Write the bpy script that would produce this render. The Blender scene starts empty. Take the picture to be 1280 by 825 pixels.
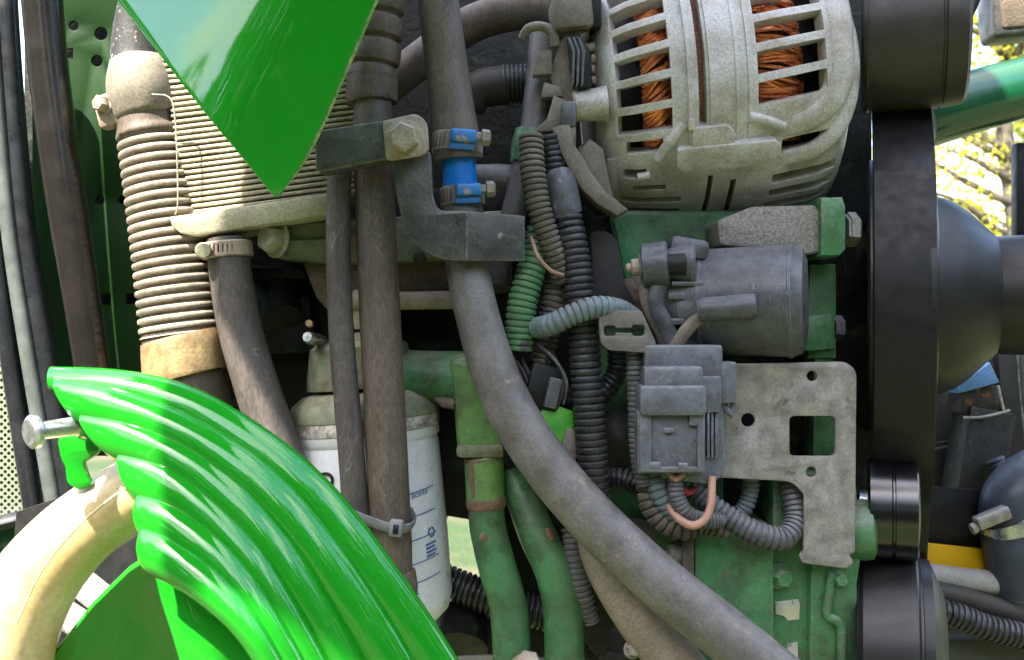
import bpy, bmesh, math, random
from mathutils import Vector, Matrix, Euler
random.seed(7)
R = math.radians
S = 0.0004          # metres per unit (one unit = one photo pixel on the reference plane d = 0)
D = 1250.0          # camera distance to that plane, in units
H = 1.25            # camera height above the ground, metres
sc = bpy.context.scene
col = sc.collection

# ------------------------------------------------------------------ camera, sky, sun, exposure
cam = bpy.data.cameras.new('camera')
cam.lens = 36.0 * D / 1280.0
cam.sensor_width = 36.0
cam.clip_start = 0.02
cam.clip_end = 400
cam.dof.use_dof = True
cam.dof.focus_distance = D * S
cam.dof.aperture_fstop = 20
co = bpy.data.objects.new('camera', cam)
co.location = (0, -D * S, H)
co.rotation_euler = (R(90), 0, 0)
col.objects.link(co)
sc.camera = co

SUN_FROM = Vector((-0.38, -0.44, 0.81)).normalized()
w = bpy.data.worlds.new('World')
sc.world = w
w.use_nodes = True
nt = w.node_tree
bg = nt.nodes['Background']
sky = nt.nodes.new('ShaderNodeTexSky')
sky.sky_type = 'NISHITA'
sky.sun_disc = False
sky.sun_elevation = math.asin(SUN_FROM.z)
sky.sun_rotation = math.atan2(SUN_FROM.x, SUN_FROM.y)
sky.air_density = 1.0
sky.dust_density = 2.0
# broken cloud over the whole dome
tcw = nt.nodes.new('ShaderNodeTexCoord')
cn_ = nt.nodes.new('ShaderNodeTexNoise')
cn_.inputs['Scale'].default_value = 2.6; cn_.inputs['Detail'].default_value = 7; cn_.inputs['Roughness'].default_value = 0.55
nt.links.new(tcw.outputs['Generated'], cn_.inputs['Vector'])
cr_ = nt.nodes.new('ShaderNodeMapRange')
cr_.inputs[1].default_value = 0.50; cr_.inputs[2].default_value = 0.60
nt.links.new(cn_.outputs[0], cr_.inputs[0])
cm_ = nt.nodes.new('ShaderNodeMix'); cm_.data_type = 'RGBA'
cm_.inputs[7].default_value = (4.7, 4.75, 4.9, 1)
nt.links.new(cr_.outputs[0], cm_.inputs[0]); nt.links.new(sky.outputs[0], cm_.inputs[6])
nt.links.new(cm_.outputs[2], bg.inputs[0])
bg.inputs[1].default_value = 0.15
sun = bpy.data.lights.new('sun', 'SUN')
sun.energy = 4.0
sun.angle = R(0.5)
sun.color = (1.0, 0.94, 0.82)
so = bpy.data.objects.new('sun', sun)
so.rotation_euler = (-SUN_FROM).to_track_quat('-Z', 'Y').to_euler()
so.location = (-2, -2, 4)
col.objects.link(so)
vs = sc.view_settings
vs.view_transform = 'Standard'
vs.look = 'None'
vs.exposure = 2.5
vs.gamma = 1.0
vs.use_curve_mapping = False
sc.cycles.max_bounces = 5
sc.cycles.diffuse_bounces = 3
sc.cycles.use_adaptive_sampling = True
sc.cycles.adaptive_threshold = 0.02
sc.cycles.use_denoising = True

# ------------------------------------------------------------------ helpers
def F(d):
    return (D + d) / D
def W(px, py, d):
    f = F(d)
    return Vector(((px - 640) * f, d, (412.5 - py) * f))
def to_m(v):
    return Vector((v[0] * S, v[1] * S, v[2] * S + H))

class M:                                   # a bag of vertices and faces
    def __init__(self, v=None, f=None):
        self.v = v or []
        self.f = f or []
    def add(self, o):
        n = len(self.v)
        self.v += o.v
        self.f += [tuple(i + n for i in q) for q in o.f]
        return self
    def xf(self, fn):
        self.v = [fn(Vector(p)) for p in self.v]
        return self

def catmull(pts, step):
    """pts: list of tuples (any length) -> densely sampled list; step measured on the first three."""
    n = len(pts)
    if n == 2:
        a, b = pts
        L = (Vector(b[:3]) - Vector(a[:3])).length
        k = max(1, int(L / step))
        return [tuple(a[j] + (b[j] - a[j]) * i / k for j in range(len(a))) for i in range(k + 1)]
    out = []
    for i in range(n - 1):
        p0 = pts[i - 1] if i else tuple(2 * pts[0][j] - pts[1][j] for j in range(len(pts[0])))
        p1, p2 = pts[i], pts[i + 1]
        p3 = pts[i + 2] if i + 2 < n else tuple(2 * p2[j] - p1[j] for j in range(len(p2)))
        L = (Vector(p2[:3]) - Vector(p1[:3])).length
        k = max(1, int(math.ceil(L / step)))
        for s in range(k):
            t = s / k
            out.append(tuple(0.5 * (2 * p1[j] + (p2[j] - p0[j]) * t + (2 * p0[j] - 5 * p1[j] + 4 * p2[j] - p3[j]) * t * t
                                    + (3 * p1[j] - p0[j] - 3 * p2[j] + p3[j]) * t ** 3) for j in range(len(p1))))
    out.append(tuple(pts[-1]))
    return out

def sweep(pts, n=20, step=8, corr=None, caps=True, flat=None, lump=0.0, seed=0):
    """pts in world units with radius last: (X, d, Z, r). corr=(period, amp, duty). flat=(width scale, thickness scale)"""
    st = corr[0] / 10.0 if corr else step
    q = catmull(pts, st)
    P3 = [Vector(p[:3]) for p in q]
    rad = [p[3] for p in q]
    m = M()
    T = []
    for i in range(len(P3)):
        a, b = P3[max(0, i - 1)], P3[min(len(P3) - 1, i + 1)]
        T.append((b - a).normalized())
    up = Vector((0, 1, 0)) if abs(T[0].y) < 0.8 else Vector((1, 0, 0))
    nrm = (up - T[0] * up.dot(T[0])).normalized()
    s = 0.0
    rnd = random.Random(seed)
    ph = [rnd.uniform(0, 6.28) for _ in range(4)]
    for i in range(len(P3)):
        if i:
            s += (P3[i] - P3[i - 1]).length
            nrm = (nrm - T[i] * nrm.dot(T[i])).normalized()
        bn = T[i].cross(nrm)
        r = rad[i]
        if corr:
            x = (s / corr[0]) % 1.0
            duty = corr[2] if len(corr) > 2 else 0.6
            if x < duty:
                r += corr[1] * (0.45 + 0.55 * math.sin(math.pi * x / duty) ** 0.35)
            else:
                r -= corr[1] * 1.15 * math.sin(math.pi * (x - duty) / (1 - duty)) ** 0.4
        for k in range(n):
            a = 2 * math.pi * k / n
            rr = r
            if lump:
                rr *= 1 + lump * (math.sin(2 * a + ph[0] + s * 0.011) * 0.6 + math.sin(s * 0.035 + ph[1]) * 0.5 + math.sin(3 * a + s * 0.05 + ph[2]) * 0.25)
            cx, cy = math.cos(a) * rr, math.sin(a) * rr
            if flat:
                cx *= flat[0]; cy *= flat[1]
            m.v.append(P3[i] + nrm * cx + bn * cy)
    for i in range(len(P3) - 1):
        for k in range(n):
            k2 = (k + 1) % n
            m.f.append((i * n + k, i * n + k2, (i + 1) * n + k2, (i + 1) * n + k))
    if caps:
        m.f.append(tuple(range(n - 1, -1, -1)))
        e = (len(P3) - 1) * n
        m.f.append(tuple(e + k for k in range(n)))
    return m

def tube(pts, r=None, **kw):
    """pts (px, py, d[, r]) with r in photo pixels at that depth."""
    q = []
    for p in pts:
        rr = p[3] if len(p) > 3 else r
        v = W(*p[:3])
        q.append((v.x, v.y, v.z, rr * F(p[2])))
    return sweep(q, **kw)

def lathe(A, B, prof, n=32, caps=True, phase=0.0):
    """revolve (s, r) about the axis A->B; s in units from A"""
    A, B = Vector(A), Vector(B)
    t = (B - A).normalized()
    up = Vector((0, 0, 1)) if abs(t.z) < 0.8 else Vector((0, -1, 0))
    u = (up - t * up.dot(t)).normalized()
    v = t.cross(u)
    m = M()
    for s, r in prof:
        for k in range(n):
            a = 2 * math.pi * k / n + phase
            m.v.append(A + t * s + u * (math.cos(a) * r) + v * (math.sin(a) * r))
    for i in range(len(prof) - 1):
        for k in range(n):
            k2 = (k + 1) % n
            m.f.append((i * n + k, i * n + k2, (i + 1) * n + k2, (i + 1) * n + k))
    if caps:
        m.f.append(tuple(range(n - 1, -1, -1)))
        e = (len(prof) - 1) * n
        m.f.append(tuple(e + k for k in range(n)))
    return m

def from_bm(bm):
    bm.verts.index_update()
    m = M([v.co.copy() for v in bm.verts], [tuple(v.index for v in f.verts) for f in bm.faces])
    bm.free()
    return m

def box(c, size, rot=(0, 0, 0), bevel=2.0, seg=2, taper=None):
    bm = bmesh.new()
    bmesh.ops.create_cube(bm, size=1)
    for v in bm.verts:
        v.co = Vector((v.co.x * size[0], v.co.y * size[1], v.co.z * size[2]))
        if taper and v.co.z > 0:
            v.co.x *= taper[0]; v.co.y *= taper[1]
    if bevel:
        bmesh.ops.bevel(bm, geom=list(bm.edges), offset=min(bevel, min(size) * 0.45), segments=seg, affect='EDGES', profile=0.5)
    rm = Euler([R(a) for a in rot]).to_matrix()
    c = Vector(c)
    m = from_bm(bm)
    return m.xf(lambda p: rm @ p + c)

def pbox(x0, y0, x1, y1, d, depth, rot=(0, 0, 0), bevel=2.5, seg=2, taper=None):
    """box whose FRONT face covers the photo rectangle at depth d and which is `depth` units deep"""
    a, b = W(x0, y0, d), W(x1, y1, d)
    c = (a + b) / 2
    c.y = d + depth / 2
    return box(c, (abs(b.x - a.x), depth, abs(a.z - b.z)), rot, bevel, seg, taper)

def fillet(poly, r, k=4):
    out = []
    n = len(poly)
    for i in range(n):
        p = Vector(poly[i][:2])
        rr = poly[i][2] if len(poly[i]) > 2 else r
        a, b = Vector(poly[i - 1][:2]), Vector(poly[(i + 1) % n][:2])
        la, lb = (a - p).length, (b - p).length
        q = min(rr, la * 0.45, lb * 0.45)
        if q < 0.3:
            out.append((p.x, p.y)); continue
        s = p + (a - p) / la * q
        e = p + (b - p) / lb * q
        for j in range(k + 1):
            t = j / k
            v = s * (1 - t) ** 2 + p * 2 * t * (1 - t) + e * t * t
            out.append((v.x, v.y))
    return out

def circ(cx, cy, r, n=18):
    return [(cx + r * math.cos(2 * math.pi * i / n), cy + r * math.sin(2 * math.pi * i / n)) for i in range(n)]

def plate(poly, d, thick, holes=(), bevel=1.2, r=0, flatd=None):
    """flat plate in the plane d (front face there), outline and holes in photo pixels"""
    cu = bpy.data.curves.new('tmp', 'CURVE')
    cu.dimensions = '2D'
    cu.fill_mode = 'BOTH'
    cu.extrude = max(0.01, thick / 2 - bevel)
    cu.bevel_depth = bevel
    cu.bevel_resolution = 1
    cu.offset = -bevel
    if r:
        poly = fillet(poly, r)
    for pl in [poly] + list(holes):
        sp = cu.splines.new('POLY')
        sp.points.add(len(pl) - 1)
        for i, p in enumerate(pl):
            v = W(p[0], p[1], d)
            sp.points[i].co = (v.x, v.z, 0, 1)
        sp.use_cyclic_u = True
    ob = bpy.data.objects.new('tmp', cu)
    col.objects.link(ob)
    dg = bpy.context.evaluated_depsgraph_get()
    me = bpy.data.meshes.new_from_object(ob.evaluated_get(dg))
    m = M([Vector((v.co.x, d + thick / 2 - v.co.z, v.co.y)) for v in me.vertices], [tuple(p.vertices) for p in me.polygons])
    bpy.data.objects.remove(ob)
    bpy.data.curves.remove(cu)
    bpy.data.meshes.remove(me)
    return m

def spin(m, pivot, rot):
    rm = Euler([R(a) for a in rot]).to_matrix()
    pv = Vector(pivot)
    return m.xf(lambda p: rm @ (p - pv) + pv)

def bolt(c, axis, r, h, washer=True, rot=0.3):
    """hexagon head with chamfer on a washer; c = centre of the seat, axis = towards the head"""
    c, a = Vector(c), Vector(axis).normalized()
    m = lathe(c, c + a, [(h * 0.12, r * 0.96), (h * 0.2, r), (h * 0.82, r), (h, r * 0.82)], n=6, phase=rot)
    if washer:
        m.add(lathe(c, c + a, [(-1, r * 1.22), (h * 0.1, r * 1.28), (h * 0.17, r * 1.2), (h * 0.18, r * 0.6)], n=24))
    return m

def mesh(name, m, mat, smooth=40, org=Vector((0, 0, 0))):
    me = bpy.data.meshes.new(name)
    me.from_pydata([to_m(p) - org for p in m.v], [], m.f)
    me.validate()
    bm = bmesh.new(); bm.from_mesh(me)
    bmesh.ops.remove_doubles(bm, verts=bm.verts, dist=1e-6)
    bmesh.ops.recalc_face_normals(bm, faces=bm.faces)
    bm.to_mesh(me); bm.free()
    me.materials.append(mat)
    for p in me.polygons:
        p.use_smooth = True
    me.set_sharp_from_angle(angle=R(smooth))
    return me

def root(o):
    while o.parent:
        o = o.parent
    return o
def thing(name, label, cat, base, group=None):
    o = bpy.data.objects.new(name, None)
    o.empty_display_size = 0.01
    o.location = to_m(W(*base))
    o['label'] = label; o['category'] = cat
    if group: o['group'] = group
    col.objects.link(o)
    return o
def part(name, m, mat, parent, smooth=40, label=None, kind=None):
    o = bpy.data.objects.new(name, mesh(name, m, mat, smooth, Vector(root(parent).location)))
    o.parent = parent
    if label: o['label'] = label
    if kind: o['kind'] = kind
    col.objects.link(o)
    return o
def single(name, m, mat, label, cat, base, group=None, smooth=40):
    org = to_m(W(*base))
    o = bpy.data.objects.new(name, mesh(name, m, mat, smooth, org))
    o.location = org
    o['label'] = label; o['category'] = cat
    if group: o['group'] = group
    col.objects.link(o)
    return o
def bev(o, width=1.5, seg=2, angle=35):
    b = o.modifiers.new('bevel', 'BEVEL')
    b.width = width * S; b.segments = seg; b.limit_method = 'ANGLE'; b.angle_limit = R(angle)
    return o

# ------------------------------------------------------------------ materials
def mk(name, base, dark=None, rough=0.6, metal=0.0, feat=40, mix=(0.35, 0.65), fine=None, dust=None, spots=None, bump=(4, 0.15), coat=0.0, rvar=0.15, spec=0.5, aniso=None, hair=None, grim=None, wear=None):
    """base/dark: two tones mixed by a noise of feature size `feat` px. fine=(px, strength): speckle.
    dust=(colour, everywhere amount, extra on upward faces). spots=(colour, px, threshold): chips, rust or grime."""
    mt = bpy.data.materials.new(name)
    mt.use_nodes = True
    t = mt.node_tree
    N, L = t.nodes, t.links
    b = N['Principled BSDF']
    tc = N.new('ShaderNodeTexCoord')
    def noise(px, detail=4, rough_=0.55, dist=0.0):
        n = N.new('ShaderNodeTexNoise')
        n.inputs['Scale'].default_value = 1.0 / (px * S)
        n.inputs['Detail'].default_value = detail
        n.inputs['Roughness'].default_value = rough_
        n.inputs['Distortion'].default_value = dist
        if aniso:
            mp = N.new('ShaderNodeMapping')
            mp.inputs['Scale'].default_value = aniso
            L.new(tc.outputs['Object'], mp.inputs['Vector'])
            L.new(mp.outputs[0], n.inputs['Vector'])
        else:
            L.new(tc.outputs['Object'], n.inputs['Vector'])
        return n.outputs[0]
    def ramp(x, lo, hi, a=0.0, c=1.0):
        r_ = N.new('ShaderNodeMapRange')
        r_.inputs['From Min'].default_value = lo; r_.inputs['From Max'].default_value = hi
        r_.inputs['To Min'].default_value = a; r_.inputs['To Max'].default_value = c
        L.new(x, r_.inputs['Value'])
        return r_.outputs[0]
    def mixc(f, a, c, mode='MIX'):
        n = N.new('ShaderNodeMix')
        n.data_type = 'RGBA'; n.blend_type = mode
        for sock, val in ((n.inputs[0], f), (n.inputs[6], a), (n.inputs[7], c)):
            if isinstance(val, (int, float)): sock.default_value = val
            elif isinstance(val, (tuple, list)): sock.default_value = (*val[:3], 1)
            else: L.new(val, sock)
        return n.outputs[2]
    def math_(op, a, c):
        n = N.new('ShaderNodeMath'); n.operation = op
        for i, val in enumerate((a, c)):
            if isinstance(val, (int, float)): n.inputs[i].default_value = val
            else: L.new(val, n.inputs[i])
        return n.outputs[0]
    dark = dark or tuple(c * 0.6 for c in base)
    c = mixc(ramp(noise(feat, 5), *mix), dark, base)
    if fine:
        f2 = ramp(noise(fine[0], 2), 0.35, 0.65, 1 - fine[1], 1 + fine[1])
        g = N.new('ShaderNodeCombineColor')
        for i in range(3): L.new(f2, g.inputs[i])
        c = mixc(1.0, c, g.outputs[0], 'MULTIPLY')
    if grim:                                  # oily stains with a shape of their own
        c = mixc(math_('MULTIPLY', ramp(noise(grim[1], 7, 0.68), grim[2], grim[2] + 0.16), grim[3]), c, grim[0])
    rg = ramp(noise(feat * 0.5, 4), 0.3, 0.7, max(0.02, rough - rvar), min(1, rough + rvar))
    if spots:
        m_ = ramp(noise(spots[1], 6, 0.65), spots[2], spots[2] + 0.03)
        c = mixc(m_, c, spots[0])
        rg = math_('MAXIMUM', rg, math_('MULTIPLY', m_, 0.75))
    if dust:
        geo = N.new('ShaderNodeNewGeometry')
        sp = N.new('ShaderNodeSeparateXYZ')
        L.new(geo.outputs['Normal'], sp.inputs[0])
        upf = ramp(sp.outputs[2], -0.1, 0.95, 0, dust[2])
        amt = math_('ADD', upf, dust[1])
        amt = math_('MULTIPLY', amt, ramp(noise(18, 6, 0.6), 0.3, 0.62, 0.35, 1.25))
        n_ = N.new('ShaderNodeClamp'); L.new(amt, n_.inputs[0])
        c = mixc(n_.outputs[0], c, dust[0])
        rg = math_('MAXIMUM', rg, math_('MULTIPLY', n_.outputs[0], 0.9))
    if hair:                                  # hairline scratches: (colour, px, amount)
        d1 = math_('ABSOLUTE', math_('SUBTRACT', noise(hair[1], 1, 0.4, 1.5), 0.5), 0)
        ln = ramp(d1, 0.0, 0.006, hair[2], 0.0)
        ln = math_('MULTIPLY', ln, ramp(noise(hair[1] * 0.45, 3), 0.5, 0.6))
        c = mixc(ln, c, hair[0])
    if wear:                                  # rubbed convex edges: (colour, radius px, amount)
        bv = N.new('ShaderNodeBevel'); bv.samples = 3; bv.inputs[0].default_value = wear[1] * S
        g2 = N.new('ShaderNodeNewGeometry')
        dt = N.new('ShaderNodeVectorMath'); dt.operation = 'DOT_PRODUCT'
        L.new(bv.outputs[0], dt.inputs[0]); L.new(g2.outputs['Normal'], dt.inputs[1])
        em = ramp(dt.outputs['Value'], 0.985, 0.90, 0.0, wear[2])
        em = math_('MULTIPLY', em, ramp(noise(9, 4), 0.38, 0.62, 0.1, 1.0))
        c = mixc(em, c, wear[0])
    L.new(c, b.inputs['Base Color'])
    L.new(rg, b.inputs['Roughness'])
    b.inputs['Metallic'].default_value = metal
    b.inputs['Specular IOR Level'].default_value = spec
    b.inputs['Coat Weight'].default_value = coat
    b.inputs['Coat Roughness'].default_value = 0.07
    b.inputs['Coat IOR'].default_value = 1.7
    if bump:
        bp = N.new('ShaderNodeBump')
        bp.inputs['Strength'].default_value = bump[1]
        bp.inputs['Distance'].default_value = bump[0] * S * 0.5
        L.new(noise(bump[0], 4, 0.6), bp.inputs['Height'])
        L.new(bp.outputs[0], b.inputs['Normal'])
    return mt

DUST = (0.36, 0.31, 0.24)
GREY_DUST = (0.30, 0.285, 0.27)
rubber = mk('dusty_rubber', (0.072, 0.060, 0.053), (0.038, 0.031, 0.028), rough=0.55, feat=40, fine=(3, 0.45), dust=((0.21, 0.178, 0.155), 0.14, 0.28), spots=((0.22, 0.19, 0.16), 12, 0.70), hair=((0.30, 0.27, 0.24), 60, 0.5), grim=((0.02, 0.018, 0.016), 70, 0.50, 0.7), aniso=(1.0, 1.0, 0.35), bump=(3, 0.4))
rubber_b = mk('brown_dusty_rubber', (0.090, 0.068, 0.053), (0.044, 0.034, 0.027), rough=0.58, feat=28, fine=(3, 0.45), dust=((0.27, 0.205, 0.145), 0.16, 0.3), spots=((0.28, 0.22, 0.16), 11, 0.70), hair=((0.34, 0.28, 0.22), 50, 0.5), grim=((0.02, 0.016, 0.013), 60, 0.50, 0.7), aniso=(1.0, 1.0, 0.35), bump=(3, 0.45))
rubber_grey = mk('grey_dusty_rubber', (0.150, 0.138, 0.134), (0.075, 0.067, 0.064), rough=0.46, feat=55, mix=(0.38, 0.62), fine=(4, 0.22), dust=((0.31, 0.28, 0.26), 0.12, 0.32), spots=((0.27, 0.205, 0.14), 40, 0.62), hair=((0.42, 0.40, 0.38), 60, 0.4), grim=((0.035, 0.031, 0.029), 120, 0.50, 0.65), bump=(3, 0.3))
rubber_beige = mk('beige_dusty_rubber', (0.22, 0.175, 0.135), (0.14, 0.115, 0.09), rough=0.75, feat=60, fine=(4, 0.28), dust=(DUST, 0.2, 0.3), spots=((0.10, 0.08, 0.06), 30, 0.66), bump=(3, 0.25))
rubber_dark = mk('dark_rubber', (0.020, 0.019, 0.018), (0.011, 0.010, 0.010), rough=0.6, feat=40, fine=(3, 0.2), dust=(DUST, 0.03, 0.08), bump=(3, 0.2))
bellows_m = mk('dusty_bellows', (0.20, 0.165, 0.125), (0.10, 0.083, 0.064), rough=0.75, feat=35, fine=(4, 0.3), dust=((0.56, 0.49, 0.38), 0.12, 0.75), grim=((0.03, 0.026, 0.02), 60, 0.55, 0.5), bump=(3, 0.35))
elbow_m = mk('flaking_black_elbow', (0.030, 0.028, 0.027), (0.020, 0.019, 0.018), rough=0.6, feat=30, fine=(4, 0.3), spots=((0.42, 0.37, 0.29), 9, 0.60), bump=(4, 0.3))
bulb_m = mk('dusty_bulb', (0.22, 0.19, 0.145), (0.12, 0.105, 0.08), rough=0.65, feat=40, fine=(4, 0.25), dust=((0.5, 0.45, 0.35), 0.05, 0.4), spots=((0.05, 0.045, 0.04), 8, 0.66), bump=(4, 0.25))
plastic = mk('dusty_black_plastic', (0.078, 0.082, 0.098), (0.042, 0.044, 0.053), rough=0.38, feat=40, fine=(4, 0.25), dust=((0.25, 0.245, 0.255), 0.09, 0.3), spots=((0.28, 0.275, 0.28), 11, 0.70), hair=((0.42, 0.42, 0.44), 45, 0.7), grim=((0.015, 0.015, 0.017), 60, 0.50, 0.65), wear=((0.30, 0.30, 0.31), 3.0, 0.7), bump=(4, 0.25))
plastic_b = mk('brown_dusty_plastic', (0.155, 0.13, 0.105), (0.085, 0.072, 0.060), rough=0.6, feat=30, fine=(4, 0.28), dust=((0.34, 0.285, 0.21), 0.18, 0.45), bump=(4, 0.3))
plastic_dark = mk('black_plastic', (0.011, 0.011, 0.012), (0.006, 0.006, 0.007), rough=0.5, feat=40, dust=(GREY_DUST, 0.01, 0.05), spec=0.3, bump=(4, 0.1))
conn_m = mk('connector_plastic', (0.125, 0.138, 0.168), (0.078, 0.085, 0.105), rough=0.38, feat=30, fine=(4, 0.2), dust=((0.30, 0.285, 0.28), 0.12, 0.35), spots=((0.30, 0.27, 0.24), 13, 0.69), hair=((0.45, 0.45, 0.46), 40, 0.6), grim=((0.03, 0.03, 0.034), 50, 0.50, 0.6), wear=((0.38, 0.38, 0.40), 2.5, 0.75), bump=(5, 0.2))
conduit = mk('conduit_plastic', (0.022, 0.022, 0.026), (0.011, 0.011, 0.013), rough=0.33, feat=30, dust=((0.22, 0.21, 0.21), 0.05, 0.26), bump=(3, 0.15))
conduit_g = mk('grey_conduit', (0.075, 0.076, 0.088), (0.042, 0.042, 0.049), rough=0.45, feat=30, fine=(3, 0.25), dust=((0.27, 0.26, 0.25), 0.12, 0.4), bump=(3, 0.2))
conduit_b = mk('brown_conduit', (0.075, 0.063, 0.052), (0.036, 0.031, 0.027), rough=0.6, feat=25, fine=(3, 0.3), dust=((0.32, 0.27, 0.20), 0.15, 0.4), bump=(3, 0.3))
conduit_t = mk('teal_conduit', (0.12, 0.20, 0.22), (0.10, 0.125, 0.135), rough=0.5, feat=25, fine=(3, 0.2), dust=(GREY_DUST, 0.15, 0.3), bump=(3, 0.15))
conduit_gr = mk('green_sprayed_conduit', (0.045, 0.22, 0.07), (0.035, 0.12, 0.05), rough=0.5, feat=30, spots=((0.03, 0.032, 0.035), 28, 0.56), dust=(DUST, 0.08, 0.2), bump=(3, 0.15))
green = mk('engine_green', (0.042, 0.245, 0.085), (0.022, 0.125, 0.045), rough=0.34, feat=60, fine=(5, 0.18), dust=((0.24, 0.27, 0.18), 0.16, 0.45), spots=((0.13, 0.085, 0.055), 30, 0.665), grim=((0.015, 0.020, 0.012), 90, 0.47, 0.85), hair=((0.30, 0.38, 0.30), 50, 0.5), wear=((0.30, 0.33, 0.26), 4.0, 0.7), bump=(6, 0.25))
green_bright = mk('bright_engine_green', (0.12, 0.33, 0.065), (0.06, 0.20, 0.055), rough=0.38, feat=45, fine=(5, 0.2), dust=((0.36, 0.37, 0.24), 0.15, 0.5), spots=((0.13, 0.085, 0.06), 34, 0.62), grim=((0.03, 0.03, 0.018), 80, 0.50, 0.75), wear=((0.40, 0.36, 0.26), 5.0, 0.7), bump=(6, 0.28))
green_dirty = mk('dirty_engine_green', (0.10, 0.17, 0.085), (0.05, 0.075, 0.04), rough=0.7, feat=45, fine=(5, 0.25), dust=((0.36, 0.34, 0.24), 0.3, 0.5), spots=((0.09, 0.06, 0.04), 40, 0.56), bump=(6, 0.35))
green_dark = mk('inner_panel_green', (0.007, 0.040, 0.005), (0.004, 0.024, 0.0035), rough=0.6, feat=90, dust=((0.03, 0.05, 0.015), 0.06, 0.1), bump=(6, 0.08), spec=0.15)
grime = mk('oily_grime', (0.010, 0.011, 0.009), (0.005, 0.006, 0.005), rough=0.55, feat=50, spots=((0.030, 0.036, 0.024), 45, 0.58), bump=(8, 0.45), spec=0.35)
grime_brown = mk('brown_grime', (0.13, 0.085, 0.055), (0.05, 0.035, 0.026), rough=0.8, feat=30, fine=(4, 0.4), dust=(DUST, 0.15, 0.3), bump=(5, 0.6))
hood_green = mk('hood_green', (0.011, 0.265, 0.014), (0.010, 0.25, 0.012), rough=0.4, feat=120, coat=1.0, rvar=0.05, bump=None, spec=0.0, spots=((0.25, 0.42, 0.24), 2.6, 0.775), hair=((0.35, 0.52, 0.34), 90, 0.08))
hood_edge = mk('chipped_edge', (0.42, 0.45, 0.22), (0.10, 0.33, 0.06), rough=0.7, feat=25, fine=(4, 0.3), bump=(4, 0.4))
alu = mk('dusty_cast_aluminium', (0.56, 0.55, 0.545), (0.34, 0.305, 0.26), rough=0.45, metal=0.15, feat=50, mix=(0.34, 0.60), fine=(3, 0.2), dust=((0.50, 0.43, 0.33), 0.12, 0.22), spots=((0.17, 0.135, 0.10), 6, 0.71), grim=((0.13, 0.105, 0.08), 70, 0.54, 0.6), hair=((0.7, 0.69, 0.67), 60, 0.4), wear=((0.68, 0.66, 0.63), 4.0, 0.7), bump=(3, 0.45))
alu_grain = mk('sand_cast_aluminium', (0.27, 0.25, 0.225), (0.15, 0.14, 0.125), rough=0.65, metal=0.1, feat=6, fine=(3, 0.35), dust=((0.38, 0.33, 0.26), 0.12, 0.2), grim=((0.06, 0.05, 0.04), 50, 0.52, 0.6), bump=(4, 0.8))
alu_bright = mk('bare_aluminium', (0.72, 0.70, 0.66), (0.6, 0.58, 0.54), rough=0.35, metal=0.7, feat=30, bump=(4, 0.1))
rust = mk('rust', (0.30, 0.11, 0.04), (0.12, 0.05, 0.03), rough=0.85, feat=12, fine=(3, 0.4), dust=(DUST, 0.1, 0.1), bump=(4, 0.6))
rust_dull = mk('dull_rust', (0.19, 0.105, 0.07), (0.09, 0.05, 0.035), rough=0.85, feat=10, fine=(3, 0.35), dust=(DUST, 0.12, 0.3), bump=(4, 0.6))
copper = mk('copper_wire', (0.95, 0.36, 0.15), (0.78, 0.22, 0.08), rough=0.3, metal=0.6, feat=20, bump=None)
zinc = mk('mottled_zinc', (0.34, 0.32, 0.30), (0.19, 0.184, 0.182), rough=0.48, metal=0.25, feat=26, mix=(0.38, 0.6), fine=(4, 0.16), spots=((0.13, 0.155, 0.23), 16, 0.67), dust=((0.40, 0.34, 0.26), 0.15, 0.2), grim=((0.11, 0.082, 0.06), 70, 0.50, 0.6), hair=((0.09, 0.08, 0.07), 75, 0.8), wear=((0.22, 0.13, 0.07), 3.0, 0.6), bump=(4, 0.25))
steel = mk('dusty_steel', (0.42, 0.40, 0.38), (0.28, 0.26, 0.24), rough=0.45, metal=0.6, feat=20, fine=(4, 0.2), dust=(DUST, 0.15, 0.35), bump=(4, 0.25))
steel_clean = mk('bright_steel', (0.62, 0.63, 0.64), (0.5, 0.5, 0.52), rough=0.3, metal=0.85, feat=20, bump=(4, 0.08))
steel_dusty = mk('caked_steel', (0.40, 0.33, 0.26), (0.27, 0.20, 0.15), rough=0.75, metal=0.15, feat=18, fine=(4, 0.25), spots=((0.20, 0.09, 0.045), 16, 0.64), dust=((0.48, 0.43, 0.35), 0.2, 0.5), bump=(4, 0.4))
bracket_m = mk('grey_painted_bracket', (0.060, 0.064, 0.067), (0.036, 0.039, 0.041), rough=0.38, feat=40, fine=(4, 0.28), dust=((0.30, 0.255, 0.20), 0.05, 0.45), spots=((0.27, 0.205, 0.14), 18, 0.69), hair=((0.38, 0.36, 0.33), 50, 0.6), grim=((0.012, 0.012, 0.012), 60, 0.52, 0.6), wear=((0.34, 0.29, 0.23), 4.0, 0.8), bump=(4, 0.25))
blue = mk('blue_sleeve', (0.005, 0.20, 0.68), (0.004, 0.15, 0.55), rough=0.35, feat=20, bump=(4, 0.05))
blue_worn = mk('worn_blue', (0.02, 0.20, 0.55), (0.03, 0.14, 0.36), rough=0.4, feat=20, spots=((0.36, 0.27, 0.20), 14, 0.60), bump=(4, 0.2))
black_satin = mk('satin_black_pulley', (0.012, 0.012, 0.0135), (0.0085, 0.0085, 0.0095), rough=0.40, feat=60, fine=(4, 0.15), dust=((0.12, 0.105, 0.095), 0.05, 0.06), rvar=0.08, bump=(3, 0.1), spec=0.45, aniso=(0.15, 1, 1))
black_warm = mk('dusty_black_pulley', (0.030, 0.025, 0.022), (0.021, 0.018, 0.016), rough=0.45, feat=60, fine=(4, 0.18), dust=((0.15, 0.12, 0.095), 0.10, 0.08), rvar=0.08, bump=(3, 0.12), spec=0.45)
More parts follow.
